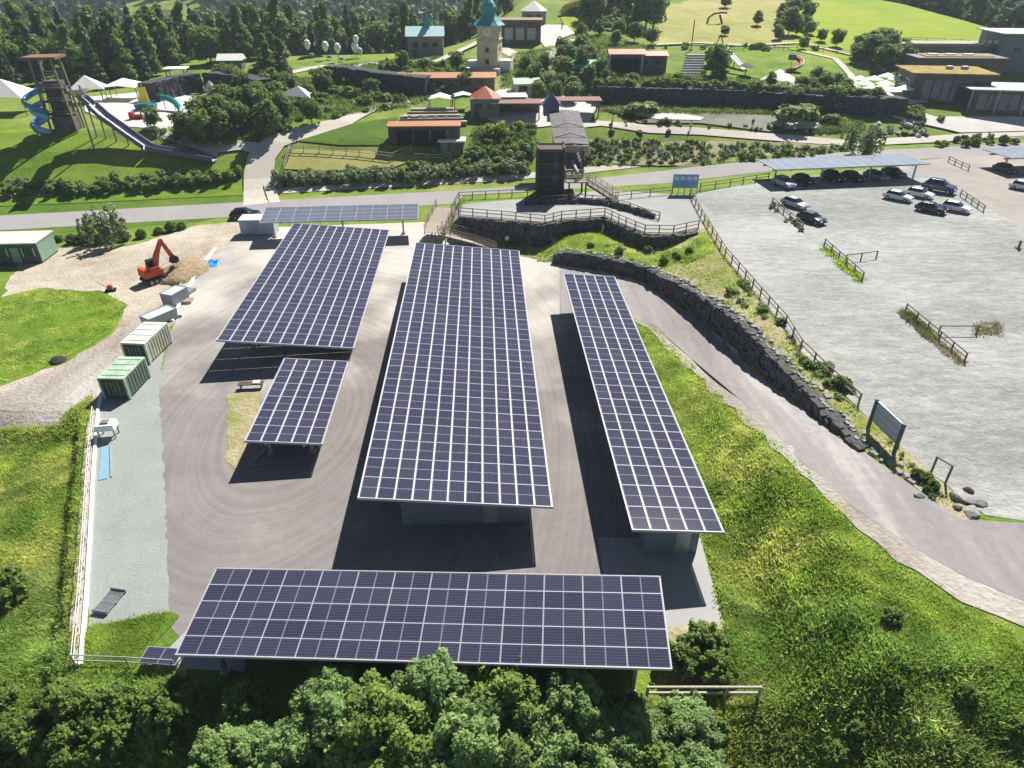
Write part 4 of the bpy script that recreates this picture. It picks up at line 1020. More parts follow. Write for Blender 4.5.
def car(label, p, rz, color, group=None, van=False, sc=1):
    root = thing('parked_car', label, 'car', p, rz, group); root.scale = (sc, sc, sc*(1.22 if van else 1))
    pt = mat('car_paint_%d_%d_%d' % color, lin(color), rough=.25, var=.04, spec=.5)
    for nm, me, mt in (('body', _cb, pt), ('windows', _cg, M_glass), ('roof', _cr, pt)):
        m2 = me.copy(); m2.materials.clear(); m2.materials.append(mt); link(m2, nm, root)
    for x in (-1.3, 1.35):
        for s in (-1, 1):
            w = link(_wm, 'wheel', root); w.location = (x, s*.8, .33); r = link(_rm, 'rim', w)
    for s in (-1, 1):
        m = MB(); m.box((2.08, s*.62, .68), (.1, .34, .13)); m.obj('headlight', M_white, root)
        m = MB(); m.box((-2.1, s*.66, .78), (.08, .26, .2)); m.obj('tail_light', pm('tail_red', (120, 20, 20)), root)
        m = MB(); m.box((.72, s*.98, 1.0), (.12, .16, .12)); m.obj('mirror', pt, root)
    return root
car('black car on the side road above the pale blue box container', P(246, 218), R(8), (20, 22, 28))
# world positions of the parking: rows run along the barriers
def pcar(label, px, py, deg, col, **k): k.setdefault('sc', .9); return car(label, P(px, py), R(deg-6), col, **k)
pcar('silver grey hatchback parked beside the barrier, farther of that pair', 794, 207, -52, (176, 184, 186))
pcar('dark teal car parked at the end of the barrier, nearer of that pair', 811, 222, -52, (34, 52, 60))
pcar('silver car with white bonnet, leftmost of the five parked in the open', 897, 200, -38, (205, 210, 212))
pcar('white car between the silver car and the blue van', 918, 197, -38, (222, 220, 216))
pcar('dark blue van parked farthest back in the open group of five', 938, 192, -38, (38, 66, 100), van=True, sc=1.06)
pcar('black car parked nearest the camera in the open group of five', 930, 212, -38, (24, 30, 38))
pcar('white car with dark windows, rightmost of the open group of five', 954, 211, -38, (214, 216, 218))
pcar('white car cut by the right edge of the picture near the short carport', 1023, 190, -38, (216, 218, 220))
pcar('silver van under the left end of the long pale carport', 783, 187, -62, (150, 160, 172), van=True)
pcar('dark car shaded under the pale carport, second from its left end', 803, 183, -62, (30, 32, 38))
pcar('dark van shaded under the middle of the long pale carport', 832, 181, -62, (22, 26, 34), van=True)
pcar('dark car shaded under the carport, left of the grey car there', 852, 180, -62, (36, 36, 42))
pcar('grey blue car shaded under the right part of the long pale carport', 875, 179, -62, (120, 136, 150))
pcar('dark car shaded under the right end of the long pale carport', 893, 176, -62, (28, 30, 36))
pcar('dark car under the short carport at the right edge', 1005, 172, -62, (40, 60, 58))
# a person by the wooden ramp
def person(label, p, rz, h=1.72, shirt=(225, 225, 225), legs=(30, 32, 40), bend=0):
    J = {'pel': (0, 0, .93), 'ch': (0, .02, 1.30), 'nk': (0, .02, 1.47), 'hd': (0, .04, 1.60), 'top': (0, .04, 1.70)}
    bm = MB()
    root = thing('person', label, 'person', p, rz); root.scale = (h/1.72,)*3
    V = [(0, 0, .93), (0, .01, 1.15), (0, .02, 1.36), (0, .02, 1.48), (0, .04, 1.56), (0, .04, 1.70)]; E = [(0, 1), (1, 2), (2, 3), (3, 4), (4, 5)]
    rad = [.15, .14, .16, .065, .09, .09]
    for s in (-1, 1):
        i = len(V); V += [(s*.1, 0, .86), (s*.12, .06*s, .48), (s*.13, -.04*s, .08), (s*.13, .1, .04)]; E += [(0, i), (i, i+1), (i+1, i+2), (i+2, i+3)]; rad += [.1, .065, .05, .04]
        i = len(V); V += [(s*.2, .02, 1.40), (s*.27, -.02, 1.14), (s*.25, .12, .92), (s*.25, .17, .84)]; E += [(2, i), (i, i+1), (i+1, i+2), (i+2, i+3)]; rad += [.065, .045, .035, .035]
    me = bpy.data.meshes.new('body'); me.from_pydata(V, E, []); o = link(me, 'body', root)
    md = o.modifiers.new('skin', 'SKIN')
    for k, v in enumerate(me.skin_vertices[0].data): v.radius = (rad[k], rad[k]*.85); v.use_root = (k == 0)
    o.modifiers.new('sub', 'SUBSURF').levels = 1; o.modifiers['sub'].render_levels = 2
    # shirt, trousers and skin by height
    m = bpy.data.materials.new('person_clothes'); m.use_nodes = True; nt = m.node_tree; N = nt.nodes
    tc = N.new('ShaderNodeTexCoord'); sx = N.new('ShaderNodeSeparateXYZ'); nt.links.new(tc.outputs['Object'], sx.inputs[0])
    cr = N.new('ShaderNodeValToRGB'); cr.color_ramp.interpolation = 'CONSTANT'; e = cr.color_ramp.elements
    mr = N.new('ShaderNodeMapRange'); mr.inputs['From Max'].default_value = 2.0; nt.links.new(sx.outputs[2], mr.inputs['Value']); nt.links.new(mr.outputs[0], cr.inputs[0])
    e[0].color = (*lin(legs), 1); e[1].position = .475; e[1].color = (*lin(shirt), 1); q = e.new(.74); q.color = (*lin((196, 150, 124)), 1)
    nt.links.new(cr.outputs[0], N['Principled BSDF'].inputs['Base Color']); me.materials.append(m)
    hr = MB(); hr.lathe([(.02, .13), (.075, .11), (.1, .05), (.102, -.02), (.09, -.05)], (0, .03, 1.66), 10); hr.obj('hair', pm('brown_hair', (60, 44, 34)), root, smooth=True)
    return root
person('person in a white top and dark trousers at the lower end of the wooden ramp', P(507, 247), R(200))
# ------------------------------------------------------------------ the park on the hill
M_plas = mat('plaster_ochre', (.66, .56, .34), rough=.9, var=.15, scale=.8)
M_dwall = mat('dark_timber_wall', (.13, .11, .095), rough=.85, var=.3, scale=1.5)  # even dark brown timber for walls
M_lwall = mat('light_render', (.5, .48, .44), rough=.9, var=.1)
M_gwall = mat('green_grey_wall', (.20, .22, .18), rough=.9, var=.15)
M_sail = pm('white_canvas', (236, 234, 228), rough=.7, var=.03)
M_teal = pm('copper_teal', (60, 150, 150), rough=.5, var=.15)
M_sedum = mat('sedum_roof', (.30, .22, .07), rough=1, var=.35, scale=.5, bump=.5)
M_dkroof = mat('dark_roof', (.10, .10, .11), rough=.7, var=.15)
M_groof = mat('grey_roof', (.33, .35, .37), rough=.6, var=.1)
def hut(name, label, px, py, w, d, h, rz=0, roof='flat', rm=None, wm=None, rh=None, over=.4, cat=None, doors=1, wins=2, post=False, group=None, front=-1, z=None):
    rm = rm or M_groof; wm = wm or M_dwall
    root = thing(name, label, cat or name.replace('_', ' '), P(px, py) if z is None else PH(px, py, z), R(rz), group)
    y0 = d/2
    if post:
        for x in (-w/2+.15, w/2-.15):
            for y in (.15, d-.15): b = MB(); b.box((x, y, h/2-.3), (.22, .22, h+.6)); b.obj('post', M_wood, root)
        if post == 2: b = MB(); b.box((0, d-.1, h/2), (w, .15, h)); b.obj('wall', wm, root)
    else:
        b = MB(); b.box((0, y0, h/2-.5), (w, d, h+1)); b.obj('wall', wm, root)
        for i in range(doors): b = MB(); b.box((-w*.3+i*w*.3, -.03, 1.0), (1.1, .08, 2.0)); b.obj('door', M_dwood if wm is not M_dwall else M_dkst, root)
        for i in range(wins):
            x = w*(-.42+.84*(i+.5)/max(1, wins)); b = MB(); b.box((x, -.03, h*.6), (min(1.4, w/wins*.6), .06, min(1.1, h*.4))); wi = b.obj('window', M_glass, root)
            b = MB(); b.box((x, -.05, h*.6-min(1.1, h*.4)/2-.05), (min(1.5, w/wins*.65), .12, .08)); b.obj('sill', M_woodp, wi)
    W, D = w/2+over, d/2+over; rh = rh if rh is not None else w*.18
    b = MB()
    if roof == 'flat': b.box((0, y0, h+.12), (2*W, 2*D, .24))
    elif roof == 'hip':
        t = min(W, D)*.95 if W > D else 0
        a = [(-W, y0-D, h), (W, y0-D, h), (W, y0+D, h), (-W, y0+D, h)]; r1, r2 = (-(W-t) if W > D else 0, y0, h+rh), ((W-t) if W > D else 0, y0, h+rh)
        if abs(r1[0]-r2[0]) < .05: b.add(a+[r1], [(0, 1, 4), (1, 2, 4), (2, 3, 4), (3, 0, 4), (3, 2, 1, 0)])
        else: b.add(a+[r1, r2], [(0, 1, 5, 4), (1, 2, 5), (2, 3, 4, 5), (3, 0, 4), (3, 2, 1, 0)])
    elif roof == 'gable':
        b.add([(-W, y0-D, h), (W, y0-D, h), (W, y0+D, h), (-W, y0+D, h), (-W, y0, h+rh), (W, y0, h+rh)], [(0, 1, 5, 4), (2, 3, 4, 5), (3, 0, 4), (1, 2, 5), (3, 2, 1, 0)])
    elif roof == 'shed':
        b.add([(-W, y0-D, h), (W, y0-D, h), (W, y0+D, h+rh), (-W, y0+D, h+rh), (-W, y0-D, h-.2), (W, y0-D, h-.2), (W, y0+D, h+rh-.2), (-W, y0+D, h+rh-.2)], [(0, 1, 2, 3), (7, 6, 5, 4), (0, 4, 5, 1), (1, 5, 6, 2), (2, 6, 7, 3), (3, 7, 4, 0)])
    elif roof == 'hex':
        n = 6; v = [(W*1.05*math.cos(2*PI*i/n), y0+W*1.05*math.sin(2*PI*i/n), h) for i in range(n)]; b.add(v+[(0, y0, h+rh)], [(i, (i+1) % n, n) for i in range(n)]+[tuple(range(n))[::-1]])
    b.obj('roof', rm, root)
    return root
hut('barn', 'long low barn with an orange tiled roof beside the yellow paddock', 425, 147, 12.5, 2.4, 3.6, 2, 'shed', M_orange, M_dwood, .25, wins=4, over=.2)
hut('round_hut', 'hexagonal hut with a red pointed roof above the bright green bush', 485, 118, 5.4, 5.4, 3.4, 0, 'hex', M_rust, M_gwall, 1.9)
hut('long_shed', 'long low building with an orange roof behind the wooden seating steps', 447, 93, 20, 2.6, 3.0, 2, 'shed', M_orange, M_dwall, .6, wins=6)
hut('pergola', 'left half of the brown roofed open pergola by the plaza', 516, 120, 9, 4, 2.8, 0, 'flat', mat('brown_roof', (.22, .12, .10), rough=.8), None, cat='pergola', post=2)
hut('pergola', 'right half of the brown roofed open pergola, beyond the footbridge roof', 577, 117, 8.5, 3.5, 2.8, 1, 'flat', MATS['brown_roof'], None, cat='pergola', post=True)
hut('kiosk', 'white roofed kiosk on the plaza between the round hut and the pergola', 514, 112, 4.5, 3.5, 2.6, 5, 'flat', M_sail, M_lwall)
hut('green_roof_hall', 'pale green curved roof hall behind the plaza kiosk', 530, 96, 6, 4.5, 2.4, 8, 'gable', pm('mint_roof', (160, 185, 165)), M_lwall, .8)
hut('red_roof_shed', 'open shed with a red roof in front of the dry meadow, left half', 626, 74, 8, 4.5, 4.2, 0, 'gable', pm('red_tiles', (196, 100, 74)), M_dwall, .8, over=.3)
hut('red_roof_shed', 'right half of the red roofed shed, beside the grey steps', 650, 74, 7.2, 4.5, 3.9, 0, 'gable', pm('red_tiles_b', (202, 112, 84)), M_dwall, .7, over=.3)
hut('restaurant', 'timber and glass building with a moss covered flat roof beside the parasols', 946, 103, 15, 10, 5.5, -8, 'flat', M_sedum, M_dwall, wins=5, doors=2, over=.8)
hut('restaurant_annex', 'raised flat roofed block behind the moss roofed building', 955, 84, 19, 8, 5.2, -3, 'flat', M_dkroof, M_dwall, wins=3, doors=0)
hut('back_hall', 'long grey hall with a thin gravel roof at the foot of the yellow meadow', 955, 66, 30, 9, 4.5, -2, 'flat', mat('gravel_roof', (.36, .33, .27), var=.2, rough=.9), M_gwall, wins=6, doors=0)
hut('side_hall', 'dark flat roofed hall cut by the upper right edge', 1030, 74, 17, 12, 8.5, -6, 'flat', M_groof, M_dkst, wins=3, doors=0, over=1)
hut('entrance_hall', 'dark glazed hall with a pale flat canopy roof near the right edge', 1005, 113, 14, 8, 4.2, -10, 'flat', M_groof, M_dwall, wins=3, doors=1, over=1.2)
hut('brown_hall', 'dark brown building with a flat roof right of the ochre tower', 520, 44, 11, 7, 5.5, -2, 'flat', mat('brown_edge', (.26, .17, .12), rough=.8), M_dwall, wins=3)
hut('gazebo', 'white pointed gazebo above the pale plaza at the top of the picture', 534, 25, 7, 7, 3.6, 0, 'hex', M_sail, M_gwall, 2.6, doors=0, wins=2)
hut('kiosk', 'white flat roofed kiosk at the forest edge left of the rock wall', 177, 82, 4.2, 3, 2.6, 8, 'flat', M_sail, M_dwall, doors=0, post=True)
hut('kiosk', 'dark kiosk with a white roof below the forest, left of the tall balloons', 275, 68, 5.6, 3.8, 3.2, 4, 'flat', M_sail, M_gwall)
hut('forest_hut', 'small hut with a white tent roof at the forest edge above the rock wall', 231, 70, 5.5, 4, 2.2, 5, 'gable', M_sail, M_dwall, 1.3)
hut('chapel', 'small house with a pale turquoise roof and a green spire', 426, 58, 9, 6.5, 5.0, 4, 'gable', pm('pale_turquoise_roof', (170, 205, 205)), M_gwall, 2.0, wins=3)
def spire():
    r = bpy.data.objects['chapel']
    b = MB(); b.box((.6, 3.2, 7.0), (1.3, 1.3, 1.6)); b.add([(-.2, 2.4, 7.8), (1.4, 2.4, 7.8), (1.4, 4.0, 7.8), (-.2, 4.0, 7.8), (.6, 3.2, 10.8)], [(0, 1, 4), (1, 2, 4), (2, 3, 4), (3, 0, 4), (3, 2, 1, 0)]); b.obj('spire', M_teal, r)
spire()
def tower():
    p = P(490, 70); root = thing('church_tower', 'tall ochre plaster tower with a turquoise onion roof', 'tower', p, R(-12)); root.scale = (.8, .8, .68)
    w = 6.0; b = MB(); b.box((0, 0, 4.5), (w, w, 10)); b.box((0, 0, 11.4), (w*.95, w*.95, 4.4)); b.obj('wall', M_plas, root)
    b = MB(); b.box((0, 0, 9.5), (w+.4, w+.4, .35)); b.box((0, 0, 13.6), (w+.5, w+.5, .4)); b.obj('cornice', M_lwall, root)
    b = MB(); b.lathe([(4.6, 13.8), (3.6, 14.8), (2.4, 16.2), (1.7, 17.4), (2.2, 18.2), (2.3, 19), (1.6, 20.2), (.5, 21.4), (.12, 23)], n=8); b.obj('onion_roof', M_teal, root)
    cm = pm('clock_white', (235, 230, 220))
    for a in (-PI/2, 0, PI, PI/2):
        c, s = math.cos(a), math.sin(a)
        b = MB(); b.tube([(c*w*.475, s*w*.475, 11.8), (c*(w*.475+.12), s*(w*.475+.12), 11.8)], 1.15, 20); cl = b.obj('clock_face', cm, root)
        b = MB(); q = Vector((c*(w*.475+.18), s*(w*.475+.18), 11.8)); b.bar(q, q+Vector((0, 0, .85)), .12); b.bar(q, q+Vector((-s*.6, c*.6, .1)), .12); b.obj('hand', M_blk, cl)
        for z in (3.0, 6.6):
            b = MB(); b.box((c*(w/2+.02), s*(w/2+.02), z), (1.0 if abs(s) > .5 else .08, .08 if abs(s) > .5 else 1.0, 1.5)); wi = b.obj('window', M_glass, root)
            b = MB(); b.box((c*(w/2+.08), s*(w/2+.08), z-.85), (1.3 if abs(s) > .5 else .2, .2 if abs(s) > .5 else 1.3, .14)); b.obj('sill', M_lwall, wi)
    b = MB(); b.box((-1, -w/2-1.4, .2), (10, 3.0, 2.2)); b.obj('terrace_wall', M_lwall, root)
    b = MB(); b.box((w/2+1.8, 0, 1.6), (3.4, 4.2, 3.6)); b.box((-w/2-1.6, -.5, 1.4), (3.2, 3.6, 3.2)); b.obj('porch', M_white, root)
tower()
def tent(name, label, px, py, r, h, rz=0, n=4, hp=2.2, cat='tent', col=None):
    root = thing(name, label, cat, P(px, py), R(rz)); v = []; r *= .72; h *= .7
    for i in range(n): a = 2*PI*(i+.5)/n; v += [(r*math.cos(a), r*math.sin(a)*.8, hp)]
    b = MB(); mid = [((v[i][0]+v[(i+1) % n][0])/2*.86, (v[i][1]+v[(i+1) % n][1])/2*.86, hp+.25) for i in range(n)]; top = (0, 0, hp+h)
    vs = v+mid+[top]; T_ = 2*n
    b.add(vs, [(i, n+i, T_) for i in range(n)]+[(n+i, (i+1) % n, T_) for i in range(n)]); b.obj('canopy', col or M_sail, root)
    for q in v: b = MB(); b.bar((q[0], q[1], -.3), (q[0], q[1], hp), .14); b.obj('pole', M_wood, root)
    return root
tent('sun_sail', 'single pale triangular sun sail among the dark green bushes', 301, 108, 6.5, 2.6, 10, 3, 2.2)
tent('playground_tent', 'white tent roof at the left edge beside the blue tube slide', 12, 112, 9, 4, 5, 4, 3.0)
tent('playground_tent', 'white tent roof just right of the slide tower', 92, 102, 6.5, 3.4, 20, 4, 2.6)
tent('playground_tent', 'low white tent roof right of the slide, in front of the forest', 128, 99, 7, 2.0, 0, 4, 2.6)
tent('wood_shelter', 'white stretched canopy over the wooden seating steps', 441, 112, 4.2, 1.4, 0, 4, 2.6)
tent('wood_shelter', 'small pale canopy left of the red pointed roof', 463, 108, 3.6, 1.0, 12, 4, 2.4)
# amphitheatre steps
def seating():
    root = thing('seating_steps', 'curved wooden seating steps full of small tables above the barn roof', 'seating steps', P(432, 124), R(3))
    for k in range(5): b = MB(); b.box((0, 1.2*k, .25+.35*k), (13-1.2*k, 1.1, .5)); b.obj('step', M_wood if k % 2 else M_woodp, root)
seating()
for i in range(6):
    px = 404+11*i; root = thing('picnic_table', 'small pale picnic table in the row on the terrace behind the barn roof', 'table', P(px, 121)+Vector((0, .6, 0)), R(10*i), 'picnic tables behind the barn')
    b = MB(); b.box((0, 0, .75), (1.5, .8, .08)); b.obj('table_top', M_woodp, root)
    for s in (-1, 1): b = MB(); b.box((0, s*.75, .42), (1.5, .25, .06)); b.obj('seat', M_woodp, root); b = MB(); b.box((s*.55, 0, .36), (.1, 1.3, .7)); b.obj('leg', M_dwood, root)
# slide tower
def slide_tower():
    p = P(68, 130); root = thing('slide_tower', 'tall dark timber slide tower with a flat roof on the green mound', 'slide tower', p, R(6)); root.scale = (.62, .7, .86)
    H = 13.2
    for x, y, dx in ((-3.2, -2.2, .3), (3.6, -2.2, -1.1), (-3.2, 2.2, .3), (3.6, 2.2, -1.1)):
        b = MB(); b.bar((x, y, -1), (x+dx, y, H), .42); b.obj('post', M_wood, root)
    b = MB(); b.box((-.2, 0, H+.2), (8.6, 6.2, .45)); b.obj('roof', mat('rusty_brown', (.20, .115, .075), rough=.85, var=.2), root)
    b = MB(); b.box((.3, 0, .9), (5.6, 3.4, 3.8)); b.obj('base_room', M_dwall, root)
    for z in (3.2, 5.6, 8.0): b = MB(); b.box((.1, 0, z), (6.4, 4.6, .22)); b.obj('floor', M_dwood, root)
    for z in (3.9, 6.3, 8.7, 10.6):
        b = MB()
        for s in (-1, 1): b.bar((-3, s*2.3, z), (3, s*2.3, z), .12); b.bar((-3, s*2.3, z-.4), (3, s*2.3, z-.4), .08)
        b.obj('railing', M_woodp if z in (8.7, 6.3) else M_wood, root)
    b = MB(); [b.bar((-2.8+1.1*i, -2.35, 3.4), (-2.2+1.1*i, -2.35, 7.8), .14) for i in range(5)]; b.obj('climbing_poles', M_dwood, root)
    b = MB(); b.box((.2, .6, 6.2), (4.6, 2.6, 6.0)); b.obj('inner_cabin', M_dwall, root)
    bl = pm('tube_blue', (84, 138, 180), rough=.3)
    for k, (x0, y0, z0, r) in enumerate(((-3.4, -2.2, 8.4, 2.4), (-2.4, -3.2, 5.6, 1.7))):
        pts = [(x0-1.4+r*math.cos(a*.7+k), y0-.6+r*.8*math.sin(a*.7+k), z0-a*(z0-.4)/16) for a in range(17)]
        b = MB(); b.tube(pts, .55, 10); b.obj('tube_slide', bl if k == 0 else pm('tube_pale_blue', (120, 175, 215), rough=.3), root, smooth=True)
slide_tower()
def long_slide():
    # steel trough from the tower's second floor down the mound
    a = PH(73, 90, P(66, 131).z+8.0); px = [(80, 96), (92, 106), (104, 117), (118, 127), (132, 137), (148, 148), (160, 151), (185, 155), (215, 160)]
    top = P(66, 131)
    pts = [Vector((a.x, a.y, a.z))]
    hs = [6.7, 5.2, 3.9, 2.8, 1.9, 1.0, .7, .6, .5]
    for q, h in zip(px, hs):
        g = P(*q, zo=h); pts.append(Vector((g.x, g.y, g.z+h)))
    root = thing('long_slide', 'long wide steel slide running from the timber tower down beside the lawn', 'slide', pts[-1]); o = pts[-1]
    D = []
    for p, q in zip(pts, pts[1:]): D += [p.lerp(q, i/4) for i in range(4)]
    D.append(pts[-1])
    tr, sd, ed = MB(), MB(), MB()
    for i, (p, q) in enumerate(zip(D, D[1:])):
        t = (q-p).normalized(); n = Vector((-t.y, t.x, 0)).normalized()
        for off, w, m, zz in ((0, 1.7, tr, 0),):
            vs = [p+n*w/2-o, p-n*w/2-o, q-n*w/2-o, q+n*w/2-o]; m.add(vs+[v-Vector((0, 0, .12)) for v in vs], [(0, 1, 2, 3), (7, 6, 5, 4), (0, 4, 5, 1), (2, 6, 7, 3), (1, 5, 6, 2), (3, 7, 4, 0)])
        for s in (-1, 1): sd.bar(p+n*s*.95-o+Vector((0, 0, .3)), q+n*s*.95-o+Vector((0, 0, .3)), .14, .75)
    tr.obj('trough', pm('slide_steel', (190, 186, 200), rough=.35), root); sd.obj('side_wall', pm('slide_side', (100, 100, 118)), root)
    for i in range(2, len(D)-4, 4):
        p = D[i]; z = Z(p.x, p.y)
        if p.z-z > .8: b = MB(); b.bar(Vector((p.x, p.y, z-.2))-o, p-o, .2); b.obj('post', M_wood, root)
long_slide()
# playground pieces
def playbox(name, label, px, py, parts, cat=None, rz=0):
    root = thing(name, label, cat or name.replace('_', ' '), P(px, py), R(rz))
    if name in ('climbing_ship', 'water_slide', 'play_train'): root.scale = (.66,)*3
    if name.startswith('balloon'): root.scale = (.6,)*3
    if name in ('spiral_slide', 'wooden_arch', 'mushroom_shelter'): root.scale = (.62,)*3
    for nm, mt, fn in parts: b = MB(); fn(b); b.obj(nm, mt, root)
    return root
M_yelp = pm('yellow_panel', (222, 206, 90)); M_redp = pm('red_panel', (190, 60, 50)); M_tealp = pm('teal_plastic', (30, 130, 130), rough=.35)
playbox('climbing_ship', 'yellow and white climbing frame on the pale playground sand', 147, 110, [
    ('hull', M_tealp, lambda b: b.box((0, 0, .9), (5, 2.4, 1.6), taper=1.15)), ('sail', M_yelp, lambda b: b.add([(-1.8, -.1, 2), (1.4, -.1, 2), (1.0, -.1, 6.2), (-.8, -.1, 6.0), (-1.8, .1, 2), (1.4, .1, 2), (1.0, .1, 6.2), (-.8, .1, 6.0)], [(0, 1, 2, 3), (7, 6, 5, 4), (0, 4, 5, 1), (1, 5, 6, 2), (2, 6, 7, 3), (3, 7, 4, 0)])),
    ('mast', M_woodp, lambda b: b.bar((0, .2, 0), (0, .2, 7), .2)), ('railing', M_woodp, lambda b: [b.bar((-2.6, s*1.3, 2.3), (2.6, s*1.3, 2.3), .12) for s in (-1, 1)])])
playbox('water_slide', 'curved teal slide on the playground in front of the small trees', 176, 112, [
    ('trough', M_tealp, lambda b: b.tube([(-4.5, 3, 3.4), (-2.5, 2.4, 3.3), (-.5, 1.2, 2.7), (1.2, -.6, 2.0), (2.6, -2.4, 1.2), (3.0, -4.2, .5)], .85, 8)),
    ('leg', M_wood, lambda b: b.bar((-4.2, 3, 0), (-4.2, 3, 3.2), .2)), ('leg', M_wood, lambda b: b.bar((-.5, 1.2, 0), (-.5, 1.2, 2.6), .2))], 'slide')
playbox('play_train', 'small red play train on the pale playground sand', 137, 120, [
    ('cabin', M_redp, lambda b: b.box((-1, 0, 1.1), (1.3, 1.5, 2.0))), ('boiler', pm('brick_red', (150, 70, 60)), lambda b: b.tube([(-.3, 0, .9), (1.8, 0, .9)], .6, 10)), ('wagon', M_redp, lambda b: b.box((3.4, 0, .7), (2.0, 1.4, 1.0))),
    ('chimney', M_blk, lambda b: b.tube([(1.4, 0, 1.3), (1.4, 0, 2.2)], .18)), ('wheel', M_blk, lambda b: b.tube([(1, -.7, .35), (1, .7, .35)], .35))], 'play train', 8)
playbox('balloon_ride', 'cluster of tall white and pale blue balloon shapes at the forest edge', 356, 58, [
    ('balloon', M_sail, lambda b: b.lathe([(.2, 2), (1.2, 3.2), (1.7, 4.8), (1.2, 6.2), (.2, 6.8)], (0, 0, 0))), ('balloon', M_sail, lambda b: b.lathe([(.2, 5.6), (1.0, 6.6), (1.4, 7.8), (1.0, 9), (.2, 9.5)], (.6, 1.2, 0))),
    ('balloon', pm('pale_blue_balloon', (180, 205, 225)), lambda b: b.lathe([(.2, 1), (1.0, 2), (1.3, 3), (.9, 4), (.2, 4.5)], (2.2, -.5, 0))), ('mast', M_wood, lambda b: b.bar((0, 1, 0), (0, 1, 6), .3))], 'balloon ride')
for i, (px, py, lb) in enumerate([(309, 50, 'round white balloon on a mast farthest left at the forest edge'), (327, 52, 'white balloon on a mast, second from the left at the forest edge'), (339, 54, 'pale balloon on a mast just left of the tallest balloon group')]):
    playbox('balloon_mast', lb, px, py+8, [('balloon', M_sail, lambda b: b.lathe([(.2, 3.4), (1.1, 4.4), (1.6, 5.8), (1.1, 7.2), (.2, 7.8)])), ('mast', M_wood, lambda b: b.bar((0, 0, 0), (0, 0, 3.6), .2)), ('basket', pm('basket_blue', (120, 170, 210)), lambda b: b.box((1.4, 0, 1.4), (1.8, 1.5, 1.2)))], 'balloon')
playbox('tube_slide', 'yellow tube slide on the bright grass at the top of the picture', 574, 16, [('tube', pm('slide_yellow', (226, 196, 60), rough=.4), lambda b: b.tube([(-4, 0, .8), (-2, 1, 2.6), (1, 1.6, 3.6), (4, 1.2, 3.8)], 1.0, 10)), ('cap', M_sail, lambda b: b.lathe([(1.4, 3.0), (1.3, 4.4), (.6, 5.2)], (4.6, 1.2, 0)))], 'slide')
playbox('tarpaulin_roof', 'bright turquoise sheet over a hollow among the bushes', 583, 76, [('sheet', pm('turquoise_sheet', (40, 170, 140)), lambda b: b.add([(-4, -2, 1.6), (1, -3, 2.4), (5, -1, 2.2), (4, 3, 3.0), (-1, 3.6, 3.4), (-4, 2, 2.2), (0, 0, 3.3)], [(0, 1, 6), (1, 2, 6), (2, 3, 6), (3, 4, 6), (4, 5, 6), (5, 0, 6)])), ('pole', M_wood, lambda b: b.bar((0, 0, 0), (0, 0, 3.3), .2))], 'sheet roof')
playbox('stone_steps', 'broad pale stone steps climbing the slope right of the red roofed shed', 690, 77, [('step', M_stonel, lambda b, k=k: b.box((.3*k, .9*k, .2+.42*k), (4.4, 1.1, .6))) for k in range(9)], 'steps')
playbox('hill_slide', 'straight white slide down the green slope', 742, 72, [('trough', M_sail, lambda b: b.bar((-2.6, 8.5, 4.3), (.6, 0, .5), 1.6, .25)), ('leg', M_wood, lambda b: b.bar((-1, 4, 0), (-1, 4, 2.3), .2)), ('side_rail', M_woodp, lambda b: b.bar((-1.9, 8.3, 4.6), (1.3, 0, .8), .15))], 'slide')
playbox('spiral_slide', 'red and white spiral slide with a dark hood', 793, 73, [('trough', M_redp, lambda b: b.tube([(-.5, 5, 5.4), (2, 4.4, 4.6), (3.2, 2.6, 3.6), (2.4, .6, 2.6), (0, -.4, 1.4), (-3, -.8, .6)], .75, 8)), ('side_wall', M_sail, lambda b: b.tube([(.4, 5.2, 5.9), (2.9, 4.6, 5.1), (4.1, 2.6, 4.1), (3.2, .2, 3.1), (.2, -1.1, 1.9)], .28, 6)), ('hood', M_dkroof, lambda b: b.lathe([(1.4, 4.2), (1.3, 6), (.3, 6.6)], (-.2, 3.4, 0))), ('leg', M_metal, lambda b: b.bar((-1.4, 0, 0), (-.6, 2, 4), .2))], 'slide')
playbox('mushroom_shelter', 'dark flat mushroom shelter on one post on the pale playground', 745, 76, [('roof', M_dwood, lambda b: b.lathe([(.2, 4.6), (2.8, 3.5), (2.6, 3.3), (.3, 3.9)])), ('post', M_wood, lambda b: b.bar((0, 0, 0), (0, 0, 4), .3))], 'shelter')
playbox('wooden_arch', 'bent dark timber sculpture high on the dry meadow', 716, 24, [('arch', M_dwood, lambda b: b.tube([(-4.5, 0, 0), (-4, 0, 2.8), (-1.5, .5, 4.4), (2, 1, 4.9), (5, 1.2, 4.7)], .45, 6)), ('leg', M_dwood, lambda b: b.tube([(3, 0, 0), (2.2, .4, 2), (1.4, .8, 4)], .5, 6))], 'sculpture')
playbox('wooden_arch', 'small upright timber frame in the lower part of the dry meadow', 719, 46, [('frame', M_dwood, lambda b: (b.bar((-1.6, 0, 0), (.2, 0, 4.4), .3), b.bar((2, 0, 0), (.2, 0, 4.4), .4)))], 'sculpture')
playbox('mast', 'thin dark mast at the top of the stone steps', 691, 50, [('pole', M_dwood, lambda b: b.bar((0, 0, 0), (0, 0, 7), .22)), ('foot', M_stonel, lambda b: b.box((0, 0, .1), (.7, .7, .5)))], 'mast')
playbox('rock_fountain', 'pale upright boulder in front of the dark rock wall by the playground', 212, 96, [('boulder', M_stonel, lambda b: b.lathe([(.9, 0), (1.1, 1), (.8, 2.2), (.2, 2.9)], n=8)), ('basin', M_stonel, lambda b: b.lathe([(1.8, 0), (1.9, .3), (1.5, .35)], n=12))], 'boulder')
